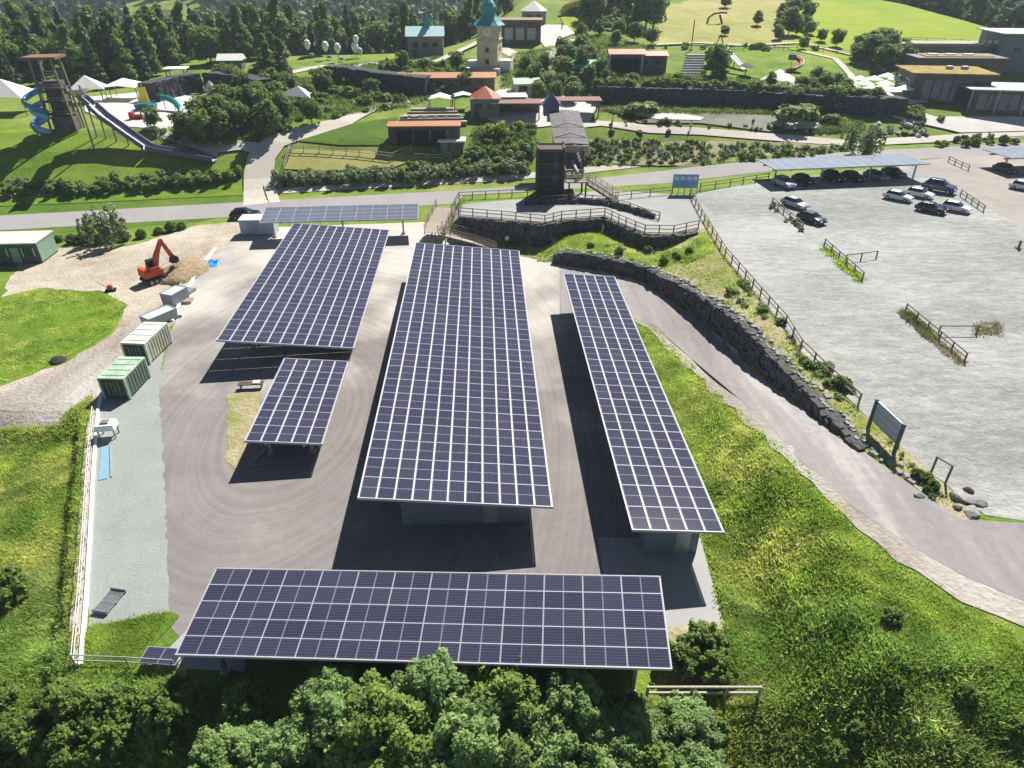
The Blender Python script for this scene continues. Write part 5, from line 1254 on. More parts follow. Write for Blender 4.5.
M_rock = mat('black_rock', (.05, .055, .058), rough=.9, var=.5, scale=1.2, bump=.6, bscale=3)
def hill_wall(label, pts, h, th=4.2, mt=M_rock, seed=2):
    W = [P(*q) for q in pts]; zs = [w.z for w in W]
    return stone_wall('rock_wall', label, [(w.x, w.y) for w in W], [z-.3 for z in zs], [z+h for z in zs], th=th, mt=mt, size=1.3, seed=seed, side=-1)
hill_wall('long dark retaining wall behind the ponds below the hedge', [(596, 104), (640, 106), (700, 107), (760, 110), (820, 114), (870, 116), (905, 117)], 3.2, seed=3)
hill_wall('dark curved rock wall behind the playground pool', [(160, 103), (185, 96), (205, 92), (235, 94), (255, 100)], 3.6, seed=4)
hill_wall('dark rock wall in the middle of the park, behind the hedge rows', [(325, 84), (345, 86), (370, 91), (400, 95), (425, 97)], 3.6, seed=5)
for i, (px, py) in enumerate([(862, 96), (871, 91), (882, 96), (893, 91), (904, 96), (913, 91), (857, 91), (901, 101), (880, 100), (868, 101), (889, 103), (902, 89), (884, 88)]):
    root = thing('parasol', 'white parasol on the terrace beside the moss roofed building', 'parasol', P(px, py), R(17*i), 'white parasols on the restaurant terrace')
    b = MB(); b.lathe([(1.95, 2.35), (1.9, 2.42), (.1, 3.15), (.02, 3.2)], n=8); b.obj('canopy', M_sail, root)
    b = MB(); b.tube([(0, 0, 0), (0, 0, 3.1)], .05); b.obj('pole', M_woodp, root)
    b = MB(); b.lathe([(.4, 0), (.4, .12), (.1, .16)]); b.obj('foot', M_stonel, root)
for i, (px, py) in enumerate([(857, 98), (868, 100), (878, 102), (888, 101), (898, 104), (911, 101)]):
    root = thing('cafe_table', 'dark round cafe table standing under the white parasols', 'table', P(px, py), 0, 'cafe tables under the parasols')
    b = MB(); b.lathe([(.55, .72), (.55, .76), (.02, .77)]); b.obj('table_top', M_dwood, root)
    b = MB(); b.tube([(0, 0, 0), (0, 0, .73)], .06); b.obj('leg', M_metal, root)
rr = random.Random(5)
for i in range(26):
    px, py = rr.uniform(872, 925), rr.uniform(124, 138)
    rock('pale boulder in the rockery heap below the white terrace path', P(px, py), (rr.uniform(.4, 1.0), rr.uniform(.4, .9), rr.uniform(.3, .7)), M_stonel if i % 2 else M_stone, group='boulders of the rockery', seed=i)
for i, (px, py) in enumerate([(612, 133), (640, 134), (668, 133)]):
    rock('dark boulder, %s, lying in the grass strip right of the footbridge' % ('leftmost of three', 'middle of three', 'rightmost of three')[i], P(px, py), (1.1, .6, .6), M_stone, seed=40+i)
rail_fence('timber_fence', 'pale timber fence between the yellow paddock and the barn yard', [(288, 152), (320, 153), (360, 156), (392, 160), (412, 152)], 1.2, 2.6, 3, mt=M_woodp)
rail_fence('timber_fence', 'timber fence along the path at the left side of the yellow paddock', [(284, 172), (291, 150)], 1.2, 2.6, 2, mt=M_woodp)
rail_fence('timber_fence', 'pale fence curving around the trailer beside the barn', [(415, 160), (440, 161), (460, 155), (464, 145)], 1.1, 2.2, 2, mt=M_woodp)
hut('trailer', 'white topped trailer parked at the right end of the barn', 452, 153, 4.0, 2.4, 1.9, 0, 'flat', M_sail, M_dwall, wins=1, doors=1)
rail_fence('timber_fence', 'thin timber fence along the near edge of the main road left of the parking', [(612, 200), (650, 196), (672, 194)], 1.1, 2.8, 2)
rail_fence('timber_fence', 'thin timber fence between the road and the right part of the parking', [(700, 190), (730, 186), (768, 180)], 1.1, 2.8, 2)
hut('farmhouse', 'distant farmhouse with a red roof on the clearing in the forest', 156, 27, 22, 11, 5, 4, 'gable', pm('dull_red_roof', (150, 110, 110)), M_lwall, 4.5, wins=4)
hut('farm_shed', 'distant pale shed right of the red roofed farmhouse in the clearing', 171, 27, 9, 7, 4, 4, 'gable', M_sail, M_lwall, 2.0)
hut('tourist_hall', 'pale blue roofed halls behind the trees at the top, right of the yellow slide', 618, 12, 28, 8, 5, 0, 'gable', pm('ice_blue_roof', (150, 185, 205)), M_gwall, 1.5, wins=5)
for i, (px, py, lb) in enumerate([(752, 128, 'person in dark clothes walking on the path behind the planted bank'), (556, 64, 'person in red walking down the broad pale path'), (562, 30, 'person in blue on the upper plaza'), (547, 100, 'person in white on the lower plaza'), (612, 127, 'person in yellow on the path near the three dark boulders'), (690, 131, 'person in pale clothes on the path above the planted bank')]):
    person(lb, P(px, py), R(60*i), 1.72, [(40, 44, 60), (190, 50, 50), (60, 90, 170), (235, 235, 230), (210, 180, 60), (210, 205, 200)][i], (40, 42, 50))

def fit_out(name, parts):
    r = bpy.data.objects[name]
    for nm, mt, c, d in parts: b = MB(); b.box(c, d); b.obj(nm, mt, r)
gl = mat('blue_glass', (.05, .09, .13), rough=.1, var=.3, scale=.5, spec=.7)
fit_out('restaurant', [('glass_front', gl, (-4.6+1.9*k, -.06, 2.4), (1.6, .1, 3.8)) for k in range(5)]+[('glass_side', gl, (-7.56, 2+2.1*k, 2.4), (.1, 1.7, 3.6)) for k in range(4)]+[('roof_vent', M_metal, (1+3*k, 6, 6.0), (1.2, 1.0, .7)) for k in range(2)])
fit_out('entrance_hall', [('glass_front', gl, (-5+2.0*k, -.06, 2.0), (1.7, .1, 3.0)) for k in range(6)]+[('post', M_metal, (-7.6+5*k, -1.0, 2.0), (.22, .22, 4.2)) for k in range(4)])
fit_out('restaurant_annex', [('roof_light', M_sail, (-5+4*k, 4, 5.6), (2.0, 1.4, .5)) for k in range(3)]+[('green_roof', M_sedum, (0, 3.0, 5.5), (15, 4, .2))])
fit_out('back_hall', [('roof_edge', M_woodp, (0, -.3, 4.9), (31, .3, .35))])
fit_out('side_hall', [('glass_side', gl, (-8.56, 3+3*k, 4.5), (.1, 2.2, 5.0)) for k in range(3)])
fit_out('brown_hall', [('shutter', M_metal, (-3+3*k, -.08, 2.4), (2.2, .1, 2.8)) for k in range(3)])
fit_out('red_roof_shed', [('post', M_metal, (-4.1, -.4, 2), (.5, .5, 4.2)), ('post', M_metal, (3.4, -.4, 2), (.5, .5, 4.2)), ('painted_dark_opening', M_blk, (-.4, -.08, 1.7), (6.4, .1, 3.0))])  # black panel on the wall paints the dark inside of the opening
fit_out('barn', [('painted_dark_opening', M_blk, (-.5+3*k, -.09, 1.5), (2.6, .1, 2.6)) for k in (-1, 0, 1)])  # black panels paint the dark of the barn's openings
rail_fence('timber_fence', 'dark timber fence curving along the foot of the dry meadow', [(700, 60), (730, 52), (770, 50), (810, 50), (850, 56)], 1.2, 3.5, 2)
rail_fence('timber_fence', 'timber fence crossing the yellow meadow behind the halls', [(868, 44), (910, 42), (960, 44), (1005, 50)], 1.2, 4, 2)
# ------------------------------------------------------------------ vegetation
def leaf_mat(name, a, b2, tr=.25):
    return mat(name, a, rough=.6, var=.2, scale=.35, col2=b2, attr=True, transl=tr, spec=.2)
L_dec = leaf_mat('leaves_deciduous', (.11, .185, .035), (.22, .32, .07), .5)
L_lite = leaf_mat('leaves_light', (.12, .21, .035), (.24, .33, .07), .4)
L_con = leaf_mat('needles_dark', (.045, .085, .032), (.095, .155, .055), .2)
L_wil = leaf_mat('leaves_willow', (.20, .33, .10), (.36, .49, .19), .55)
L_bush = leaf_mat('leaves_bush', (.13, .22, .04), (.26, .36, .09), .5)
L_yel = leaf_mat('leaves_yellow_green', (.24, .32, .012), (.38, .45, .02), .35)
L_grey = leaf_mat('leaves_greyish', (.14, .20, .09), (.27, .34, .16), .35)
L_grass = leaf_mat('grass_blades', (.27, .42, .05), (.50, .56, .13), .55)
def cloud(lobes, n, size, g, up=1.0, inner=.55, jit=.25, elong=1.0):
    """leaf quads through the outer volume of a set of ellipsoid lobes -> verts, faces, shade"""
    L = np.array(lobes, float); r3 = L[:, 3]*L[:, 4]*L[:, 5]
    w = r3**.7; k = g.choice(len(L), n, p=w/w.sum())
    d = g.normal(size=(n, 3)); d /= np.linalg.norm(d, axis=1)[:, None]
    rad = inner+(1-inner)*g.random(n)**.6
    rad *= 1+g.normal(size=n)*.06
    c = L[k, :3]+d*rad[:, None]*L[k, 3:6]
    nrm = d*1.0+g.normal(size=(n, 3))*.7; nrm[:, 2] += up; nrm /= np.linalg.norm(nrm, axis=1)[:, None]
    a = np.cross(nrm, g.normal(size=(n, 3))); a /= np.linalg.norm(a, axis=1)[:, None]+1e-9
    b = np.cross(nrm, a)
    s = size*(1+g.normal(size=n)*jit).clip(.4, 2)[:, None]
    A, B = a*s*.5*elong, b*s*.5
    v = np.stack([c-A-B*.6, c+A*.2-B, c+A+B*.6, c-A*.2+B], 1).reshape(-1, 3)
    f = np.arange(n*4).reshape(n, 4)
    sh = (.7+.55*g.random(n)); t = g.random(n)
    col = np.stack([sh*(1+.18*(t-.5)), sh, sh*(1-.2*(t-.5))], 1)
    return v, f, col
def lobes_for(kind, g, R_, H):
    out = []
    if kind == 'round':
        for i in range(22): a = g.random()*6.28; q = g.random()**.5*R_*.72; z = H*(.22+(.66-.25*q/R_)*g.random()); r = R_*(.2+.2*g.random()); out.append((q*math.cos(a), q*math.sin(a), z, r, r, r*.9))
        out.append((0, 0, H*.5, R_*.75, R_*.75, H*.36))
    elif kind == 'dome':
        for i in range(75):
            a = g.random()*6.28; u = g.random(); el = u**.8*1.5; rr_ = (.75+.3*g.random()); q = R_*rr_*math.cos(el); z = H*(.35+.58*rr_*math.sin(el)); r = R_*(.1+.13*g.random())
            out.append((q*math.cos(a), q*math.sin(a), z, r, r, r*(1.1+1.2*g.random())))
        for i in range(10): a = g.random()*6.28; out.append((R_*.4*math.cos(a), R_*.4*math.sin(a), H*(.25+.3*g.random()), R_*.45, R_*.45, H*.2))
    elif kind == 'tall':
        for i in range(18): z = H*(.12+.8*i/17); a = g.random()*6.28; rr_ = R_*(.62 if i < 12 else .38)*(.6+.5*g.random()); q = R_*(.45 if i < 12 else .2); out.append((q*math.cos(a), q*math.sin(a), z, rr_, rr_, H*.08))
    elif kind == 'cone':
        for i in range(10): q = i/9; z = H*(.12+.83*q); rr_ = R_*(1-q*.92); out.append((0, 0, z, rr_, rr_, H*.055))
    elif kind == 'bush':
        for i in range(14): a = g.random()*6.28; q = g.random()**.5*R_*.8; z = H*(.2+.5*g.random()); r = R_*(.2+.25*g.random()); out.append((q*math.cos(a), q*math.sin(a), z, r, r, H*(.16+.16*g.random())))
    elif kind == 'shoots':
        for i in range(26): a = g.random()*6.28; q = g.random()**.5*R_*.9; h = H*(.55+.45*g.random()); out.append((q*math.cos(a), q*math.sin(a), h*.55, R_*.14, R_*.14, h*.45))
    return out
def plant_proto(kind, n, size, R_, H, lm, seed, **k):
    g = np.random.default_rng(seed); lb = lobes_for(kind, g, R_, H)
    v, f, c = cloud(lb, n, size, g, **k)
    crown = quick('crown', v, f, lm, c)
    b = MB(); r0 = max(.03, H*.018)
    b.tube([(0, 0, -.6), (0.03*H, 0, H*.3), (0, .02*H, H*.6), (0, 0, H*.85)], [r0*1.3, r0, r0*.6, r0*.2], 6, caps=False)
    for i in range(5):
        q = lb[i % len(lb)]; z0 = H*(.2+.1*i); b.tube([(0, 0, z0), (q[0]*.6, q[1]*.6, (z0+q[2])/2), (q[0], q[1], q[2])], [r0*.6, r0*.4, r0*.15], 5, caps=False)
    o = b.obj('trunk', M_bark); tr = o.data; bpy.data.objects.remove(o)
    return crown, tr
PR = {}
def proto(key, *a, **k): PR[key] = plant_proto(*a, **k)
for i in range(3): proto('round%d' % i, 'round', 1500, .62, 3.6, 9, L_dec, 10+i)
for i in range(2): proto('lite%d' % i, 'round', 1400, .6, 3.4, 8, L_lite, 20+i)
for i in range(3): proto('fir%d' % i, 'cone', 1500, .8, 3.7, 15.5, L_con, 30+i, up=.5)
for i in range(3): proto('tall%d' % i, 'tall', 1900, .8, 3.9, 16, L_dec, 40+i)
for i in range(4): proto('bush%d' % i, 'bush', 520, .34, 1.3, 1.8, L_bush if i < 3 else L_lite, 50+i)
for i in range(2): proto('grey%d' % i, 'bush', 500, .3, 1.3, 2.0, L_grey, 60+i)
proto('yel0', 'bush', 900, .3, 1.9, 2.4, L_yel, 70)
for i in range(4): proto('wil%d' % i, 'dome', 21000, .165, 3.2, 6.2, L_wil if i < 2 else (L_lite if i == 2 else L_wil), 80+i, inner=.2, elong=1.6, up=1.3)
for i in range(3): proto('near%d' % i, 'dome', 5200, .16, 1.35, 2.1, (L_bush, L_lite, L_dec)[i], 90+i, inner=.3, elong=1.3)
proto('shoots0', 'shoots', 1500, .3, 2.6, 4.2, L_grey, 99, up=.1)
for i in range(3): proto('small%d' % i, 'bush', 150, .28, .8, 1.2, (L_bush, L_grey, L_dec)[i], 110+i)
def plant(name, label, cat, p, key, sc=1.0, group=None, rz=None, sz=None):
    crown, tr = PR[key]
    root = thing(name, label, cat, p, rz if rz is not None else random.uniform(0, 6.28), group)
    root.scale = (sc, sc, sc*(sz or 1))
    link(crown, 'crown', root)
    if not key.startswith('small'): link(tr, 'trunk', root)
    return root
def scatter(n, poly, keys, sc, name, label, cat, group, seed=1, mind=0, sz=(.9, 1.1)):
    r = random.Random(seed); out = 0; xs = [q[0] for q in poly]; ys = [q[1] for q in poly]; put = []
    for _ in range(n*30):
        if out >= n: break
        x, y = r.uniform(min(xs), max(xs)), r.uniform(min(ys), max(ys)); ins = False; j = len(poly)-1
        for i in range(len(poly)):
            if (poly[i][1] > y) != (poly[j][1] > y) and x < (poly[j][0]-poly[i][0])*(y-poly[i][1])/(poly[j][1]-poly[i][1])+poly[i][0]: ins = not ins
            j = i
        if not ins: continue
        p = P(x, y)
        if mind and any((p-q).length < mind for q in put): continue
        put.append(p); out += 1
        plant(name, label, cat, p, r.choice(keys), r.uniform(*sc), group, r.uniform(0, 6.28), r.uniform(*sz))
def row(pts, step, keys, sc, name, label, cat, group, seed=1, jit=.5, sz=(.9, 1.1), dz=0, dy=0):
    r = random.Random(seed); W = [P(*q) for q in pts]; acc = 0
    for a, b in zip(W, W[1:]):
        L = (b-a).length; t = acc
        while t < L:
            q = a.lerp(b, t/L); x, y = q.x+r.uniform(-jit, jit), q.y+r.uniform(-jit, jit)
            plant(name, label, cat, Vector((x, y+dy, Z(x, y)-.1+dz)), r.choice(keys), r.uniform(*sc), group, r.uniform(0, 6.28), r.uniform(*sz)); t += step
        acc = t-L
# hedges along the road bank
row([(-5, 196), (60, 193), (120, 190), (180, 186), (236, 181)], 2.1, ['bush0', 'bush1', 'bush2'], (1.0, 1.4), 'hedge_shrub', 'dark shrub in the long hedge between the road and the slide lawn', 'shrub', 'hedge shrubs below the slide lawn', 1, .6)
row([(-5, 190), (60, 187), (120, 184), (180, 181), (236, 176)], 2.5, ['bush0', 'grey0', 'bush3'], (.7, 1.0), 'hedge_shrub', 'shrub at the back of the hedge below the slide lawn', 'shrub', 'back row of the slide lawn hedge', 2, .6)
row([(284, 186), (340, 184), (400, 181), (460, 177), (532, 170)], 2.0, ['bush0', 'bush1', 'grey0', 'grey1'], (.95, 1.45), 'hedge_shrub', 'shrub in the mixed hedge between the road and the yellow paddock', 'shrub', 'front hedge below the paddock', 3, .7)
row([(290, 178), (340, 177), (400, 173), (460, 168), (532, 161)], 2.3, ['bush0', 'bush2', 'grey1', 'bush1'], (.8, 1.2), 'hedge_shrub', 'shrub in the back row of the hedge below the barn', 'shrub', 'back hedge below the barn', 4, .7)
row([(470, 160), (500, 155), (530, 150)], 2.6, ['bush0', 'bush1', 'bush2'], (.9, 1.3), 'shrub', 'green shrub on the bank left of the footbridge', 'shrub', 'shrubs on the bank left of the footbridge', 5, .8)
scatter(120, [(580, 164), (578, 145), (650, 143), (760, 147), (850, 150), (800, 158), (700, 165)], ['small0', 'small1', 'small2'], (.65, 1.2), 'young_shrub', 'small young shrub planted on the bare soil bank right of the footbridge', 'shrub', 'young shrubs on the planted bank', 6, 1.0)
plant('yellow_bush', 'bright yellow green bush below the hexagonal hut', 'bush', P(496, 136), 'yel0', 1.3)
plant('bright_bush', 'dome shaped bright green bush at the right end of the ponds', 'bush', P(791, 120), 'bush3', 3.7, None, 0, .55)
plant('bright_bush', 'low bright green bush behind the left pond', 'bush', P(638, 112), 'bush3', 2.9, None, 0, .45)
plant('bright_bush', 'low bright green bush between the two ponds', 'bush', P(828, 121), 'bush3', 1.6, None, 0, .6)
plant('willow_shrub', 'feathery grey green shrub behind the long pale carport', 'shrub', P(862, 156), 'shoots0', 1.35)
plant('willow_shrub', 'feathery shrub standing alone beside the dug ground by the road', 'shrub', P(110, 243), 'shoots0', 1.25)
row([(50, 241), (90, 243), (120, 241), (150, 236), (186, 229)], 1.8, ['near0', 'near1'], (.45, .62), 'shrub', 'low green shrub in the strip between the road and the dug ground', 'shrub', 'shrubs along the dug ground', 7, .5)
row([(600, 104), (650, 105), (700, 106.5), (760, 109), (820, 113), (880, 115)], 2.2, ['bush0', 'bush3', 'bush2'], (.9, 1.25), 'hedge_shrub', 'shrub of the green hedge on top of the long dark retaining wall', 'shrub', 'hedge on the retaining wall', 8, .5, dz=3.1, dy=2.6)
row([(330, 94), (360, 98), (400, 104)], 2.6, ['bush0', 'bush2'], (1.1, 1.5), 'hedge_shrub', 'dark shrub in the upper hedge row below the middle rock wall', 'shrub', 'upper hedge row in the park', 9, .6)
scatter(26, [(195, 150), (205, 118), (250, 108), (330, 112), (400, 105), (360, 116), (270, 140), (250, 145)], ['round0', 'round1', 'bush0', 'bush2'], (.55, .8), 'small_tree', 'bushy dark tree in the thicket between the playground and the curved path', 'tree', 'thicket beside the curved path', 10, 2.4)
scatter(22, [(215, 118), (225, 85), (270, 78), (330, 88), (410, 102), (330, 106), (260, 108)], ['round0', 'round2', 'lite0', 'bush1'], (.5, .75), 'small_tree', 'leafy tree in the thicket around the single sun sail', 'tree', 'thicket around the sun sail', 11, 3)
scatter(7, [(262, 92), (272, 72), (285, 80), (282, 100)], ['tall0', 'round1'], (.6, .75), 'small_tree', 'taller tree left of the single sun sail', 'tree', 'taller trees left of the sun sail', 12, 3)
scatter(24, [(555, 88), (562, 48), (600, 30), (650, 22), (655, 48), (610, 55), (606, 95), (580, 100)], ['round0', 'round1', 'lite0', 'bush1', 'lite1'], (.5, .78), 'small_tree', 'round tree in the grove between the broad path and the red roofed shed', 'tree', 'grove left of the red roofed shed', 13, 3)
scatter(14, [(530, 102), (545, 88), (600, 92), (600, 104), (560, 104)], ['lite0', 'lite1', 'bush3', 'bush1'], (.45, .65), 'small_tree', 'light green tree behind the pergola', 'tree', 'light trees behind the pergola', 14, 2.2)
scatter(26, [(575, 24), (590, 8), (660, 8), (665, 30), (620, 34)], ['bush0', 'bush1', 'round0', 'bush2'], (1.1, 1.9), 'small_tree', 'dark tree in front of the pale blue roofed halls at the top', 'tree', 'trees in front of the pale halls', 15, 3.5)
scatter(12, [(698, 76), (704, 52), (728, 50), (736, 70), (728, 82)], ['bush0', 'bush1', 'bush3', 'round1'], (.5, .9), 'shrub', 'shrub in the green clump between the stone steps and the white slide', 'shrub', 'clump beside the stone steps', 16, 1.5)
scatter(12, [(782, 112), (796, 92), (826, 84), (842, 98), (842, 112), (830, 116)], ['round0', 'round1', 'round2'], (.45, .65), 'small_tree', 'dark tree between the spiral slide and the restaurant parasols', 'tree', 'dark trees left of the parasols', 17, 2.2)
scatter(15, [(848, 62), (862, 52), (890, 48), (912, 66), (900, 78), (870, 70)], ['round0', 'round1', 'round2'], (.6, .85), 'small_tree', 'round tree in the dense group below the yellow meadow', 'tree', 'dense group below the yellow meadow', 18, 3)
scatter(9, [(770, 44), (775, 22), (800, 14), (845, 42), (840, 50)], ['round0', 'lite0', 'round2'], (.45, .7), 'small_tree', 'tree in the loose row between the dry and the yellow meadow', 'tree', 'trees between the dry and yellow meadows', 19, 4)
for i, (px, py, s, lb) in enumerate([(725, 8, .6, 'single tree high on the dry meadow'), (757, 26, .5, 'small round tree beside the dry meadow path'), (724, 36, .35, 'tiny dark bush in the middle of the dry meadow'), (803, 50, .4, 'small tree right of the spiral slide'), (688, 90, .4, 'small tree below the stone steps'), (770, 88, .4, 'small tree behind the hedge below the mushroom shelter'),
      (155, 128, .42, 'small upright tree with a round crown on the playground'), (184, 136, .5, 'small reddish green tree at the playground edge'), (209, 116, .4, 'small dark tree beside the playground pool'), (404, 70, .5, 'tree left of the turquoise roofed chapel'), (457, 70, .5, 'tree between the chapel and the ochre tower'), (466, 92, .5, 'light tree in front of the orange roofed building'), (412, 88, .5, 'grey tree left of the orange roofed building'), (495, 60, .35, 'small tree behind the ochre tower')]):
    plant('small_tree', lb, 'tree', P(px, py), ('lite0', 'round1', 'round2', 'round0')[i % 4], s*1.1)
scatter(20, [(370, 72), (395, 60), (440, 66), (470, 72), (470, 80), (400, 80)], ['bush0', 'bush3', 'bush1'], (.8, 1.4), 'shrub', 'shrub on the green terrace in front of the turquoise roofed chapel', 'shrub', 'shrubs in front of the chapel', 21, 1.6, )
scatter(14, [(930, 146), (960, 138), (1010, 138), (1015, 144), (960, 149)], ['bush0', 'bush2', 'near0'], (.5, .8), 'shrub', 'dark shrub in the planting strip between the white plaza and the road', 'shrub', 'shrubs between plaza and road', 22, 1.2)
scatter(10, [(880, 112), (930, 112), (945, 122), (915, 122)], ['bush0', 'bush3'], (.8, 1.1), 'shrub', 'shrub on the lawn islet below the restaurant', 'shrub', 'shrubs below the restaurant', 23, 1.2)
# forest edge: single trees
g6 = np.random.default_rng(5); cnt = 0
def pxof(x, y, z):
    D = y*math.cos(TILT)-(z-CAMH)*math.sin(TILT); return 512+FPX*x/D, 384-FPX*(y*math.sin(TILT)+(z-CAMH)*math.cos(TILT))/D
CLEAR = [(130, 24, 62, 9), (165, 0, 45, 10), (300, 2, 26, 5)]
for gy_ in np.arange(150, 292, 7.6):
    for gx_ in np.arange(-190, 30, 6.6):
        x = gx_+g6.uniform(-2.6, 2.6); y = gy_+g6.uniform(-2.6, 2.6); s = SD(x, y)
        lim = 62 if x < -75 else (72 if x < -30 else 108)
        if x > -2: lim = 140
        if s < 55 or cnt >= 290: continue
        bx_, by_ = pxof(x, y, Z(x, y)); lim = np.interp(bx_, [0, 150, 165, 290, 305, 400, 480, 510, 560], [66, 70, 92, 98, 115, 116, 122, 165, 220])
        if s < lim: continue
        qx, qy = pxof(x, y, Z(x, y)+8)
        if qx < -60: continue
        con = g6.random() < (.3 if qx < 160 else .12)
        key = ('fir%d' if con else ('tall%d' if g6.random() < .7 else 'round%d')) % g6.integers(3)
        zn = Z(x, y)
        plant('conifer' if con else 'broadleaf_tree', 'dark conifer in the dense forest behind the playground and the park' if con else 'broadleaved tree in the dense forest behind the playground and the park', 'tree', Vector((x, y, zn)), key, float(g6.uniform(.62, .95))*(1.35 if key.startswith('round') else 1), 'forest conifers behind the park' if con else 'forest broadleaves behind the park', float(g6.uniform(0, 6))); cnt += 1
# far wood: one mass
def far_wood():
    g = np.random.default_rng(9); V, F, Cc = [], [], []; off = 0
    base = {}
    for t in range(6):
        con = t % 2; lb = lobes_for('cone' if con else 'tall', g, 4.2 if con else 5.5, 19 if con else 16)
        base[t] = cloud(lb, 150, 2.3, g, up=.4)
    pts = []
    for y in np.arange(225, 1250, 1):
        pass
    y = 225.0
    while y < 1300:
        st = 7.0 if y < 420 else (9.5 if y < 700 else 14)
        for x in np.arange(-.95*y-40, .95*y+60, st):
            xx = x+g.uniform(-st*.4, st*.4); yy = y+g.uniform(-st*.4, st*.4); pts.append((xx, yy, st))
        y += st
    A = np.array(pts); zz = zf(A[:, 0], A[:, 1]); s = SD(A[:, 0], A[:, 1])
    for (x, y, st), z, sd in zip(pts, zz, s):
        if y < 302 and (x < 31): continue
        if x > -5 and sd < 215-max(0, (x-90))*.9 and not (x > 150): continue
        if x > 90 and y < 330 and x < 134+(290-y)*.2+18: continue
        qx, qy = pxof(x, y, z+6)
        if qx < -80 or qx > 1110 or qy < -140 or qy > 60: continue
        q2 = pxof(x, y, z+15)[1]
        if any(abs(qx-cx)/rx < 1 and (abs(qy-cy) < ry or abs(q2-cy) < ry) for cx, cy, rx, ry in CLEAR) and y > 330: continue
        v, f, c = base[int(g.integers(6))]
        k = st/7*g.uniform(.75, 1.1)*.85; a = g.uniform(0, 6.28)
        rot = np.array([[math.cos(a), -math.sin(a), 0], [math.sin(a), math.cos(a), 0], [0, 0, 1]])
        sub = v if y < 600 else v
        V.append((sub@rot.T)*np.array((k*1.15, k*1.15, min(k, 1.25)))+np.array((x, y, z-.5))); F.append(f+off); off += len(v)
        Cc.append(c*g.uniform(.8, 1.25)*np.array((1, 1, 1)))
    V = np.concatenate(V); F = np.concatenate(F); Cc = np.concatenate(Cc)
    print('far wood trees', off//600, len(F))
    m2 = leaf_mat('far_forest', (.06, .11, .032), (.12, .185, .055), .25)
    o = link(quick('forest', V, F, m2, Cc), 'forest'); tag(o, 'dense dark mixed wood covering the hills far behind the park', 'forest', None, 'stuff')
far_wood()
# foreground trees below the front carport
FG = [(400, 700, 20.2, 'wil3', 'treetop between the willow like one and the tallest one'), (535, 712, 19.8, 'wil1', 'treetop in the gap below the middle right of the front carport'), (605, 728, 19.4, 'wil0', 'smaller treetop just left of the lower one at the right end'), (345, 716, 19.2, 'wil1', 'lower treetop in front of the willow like one'), (250, 744, 18.9, 'wil0', 'small treetop at the bottom between the two left ones'), (425, 740, 18.4, 'wil0', 'small nearest treetop at the bottom edge below the tallest one'), (515, 752, 18.2, 'wil2', 'small nearest treetop at the bottom edge right of the middle'), (600, 758, 18.2, 'wil1', 'nearest treetop at the bottom edge below the right end'), (700, 758, 18.4, 'wil0', 'nearest treetop at the bottom edge below the timber fence'), (328, 682, 21.0, 'wil0', 'pale willow like treetop below the middle left of the front carport'), (436, 673, 21.0, 'wil1', 'tallest pale treetop touching the lower edge of the front carport'), (508, 684, 20.6, 'wil2', 'light green treetop right of the tallest one'), (572, 694, 20.4, 'wil3', 'bluish green treetop below the right half of the front carport'),
      (632, 716, 20.0, 'wil0', 'lower treetop under the right end of the front carport'), (692, 716, 20.3, 'wil1', 'bluish treetop below the pale timber fence'), 
      (380, 708, 19.2, 'wil2', 'nearer treetop between the two tallest ones'), (475, 722, 18.8, 'wil3', 'nearer treetop at the bottom, middle of the picture'), (560, 738, 18.6, 'wil0', 'nearer treetop at the bottom, right of the middle'), (290, 738, 18.8, 'wil1', 'nearer treetop at the bottom, left of the middle'), (215, 748, 18.6, 'wil3', 'nearer treetop at the bottom left'), (645, 752, 18.6, 'wil2', 'nearer treetop at the bottom, under the timber fence')]
for px, py, Y, key, lb in FG:
    d = ray(px, py); t = Y/d[1]; zt = CAMH+d[2]*t; x = d[0]*t; zb = Z(x, Y); h = zt-zb
    sc = max(.55, h/5.6); plant('willow_tree', lb, 'tree', Vector((x, Y, zb)), key, min(sc, 1.12), None, px*.37, h/5.6/min(sc, 1.12))
r = random.Random(12)
scatter(30, [(-40, 725), (20, 690), (80, 695), (170, 705), (180, 770), (-40, 780)], ['near1', 'near0', 'near1'], (.4, .78), 'shrub', 'leafy shrub in the rough thicket at the bottom left of the picture', 'shrub', 'thicket at the bottom left', 31, .8)
scatter(8, [(150, 700), (640, 712), (700, 760), (150, 770)], ['near0', 'near2'], (.6, 1.0), 'shrub', 'shrub in deep shade among the treetops below the front carport', 'shrub', 'undergrowth below the front carport', 32, .8)
plant('shrub', 'bright green round shrub at the left edge of the left meadow', 'shrub', P(8, 600), 'near1', 1.05)
for i, (px, py, s, lb) in enumerate([(676, 668, .8, 'bright green bush right of the front carport, on the left of its group'), (700, 655, .95, 'largest bright green bush right of the front carport'), (715, 676, .8, 'low bright green bush right of the front carport, nearest the fence'), (655, 740, .7, 'bushy plant under the left end of the pale timber fence'), (705, 740, .8, 'bushy plant under the middle of the pale timber fence')]):
    plant('shrub', lb, 'shrub', P(px, py), 'near1', s, None, i)
scatter(26, [(725, 270), (760, 300), (790, 335), (850, 390), (845, 405), (800, 360), (760, 325), (728, 290)], ['near1', 'bush3', 'small1', 'bush0'], (.3, .6), 'shrub', 'low green shrub between the ramp wall and the long timber fence', 'shrub', 'shrubs along the parking fence', 33, .7, sz=(.6, .85))
scatter(12, [(885, 440), (900, 450), (945, 500), (935, 505)], ['near1', 'small1'], (.2, .35), 'shrub', 'small weedy shrub at the far end of the ramp wall', 'shrub', 'weeds at the end of the ramp wall', 34, .5)
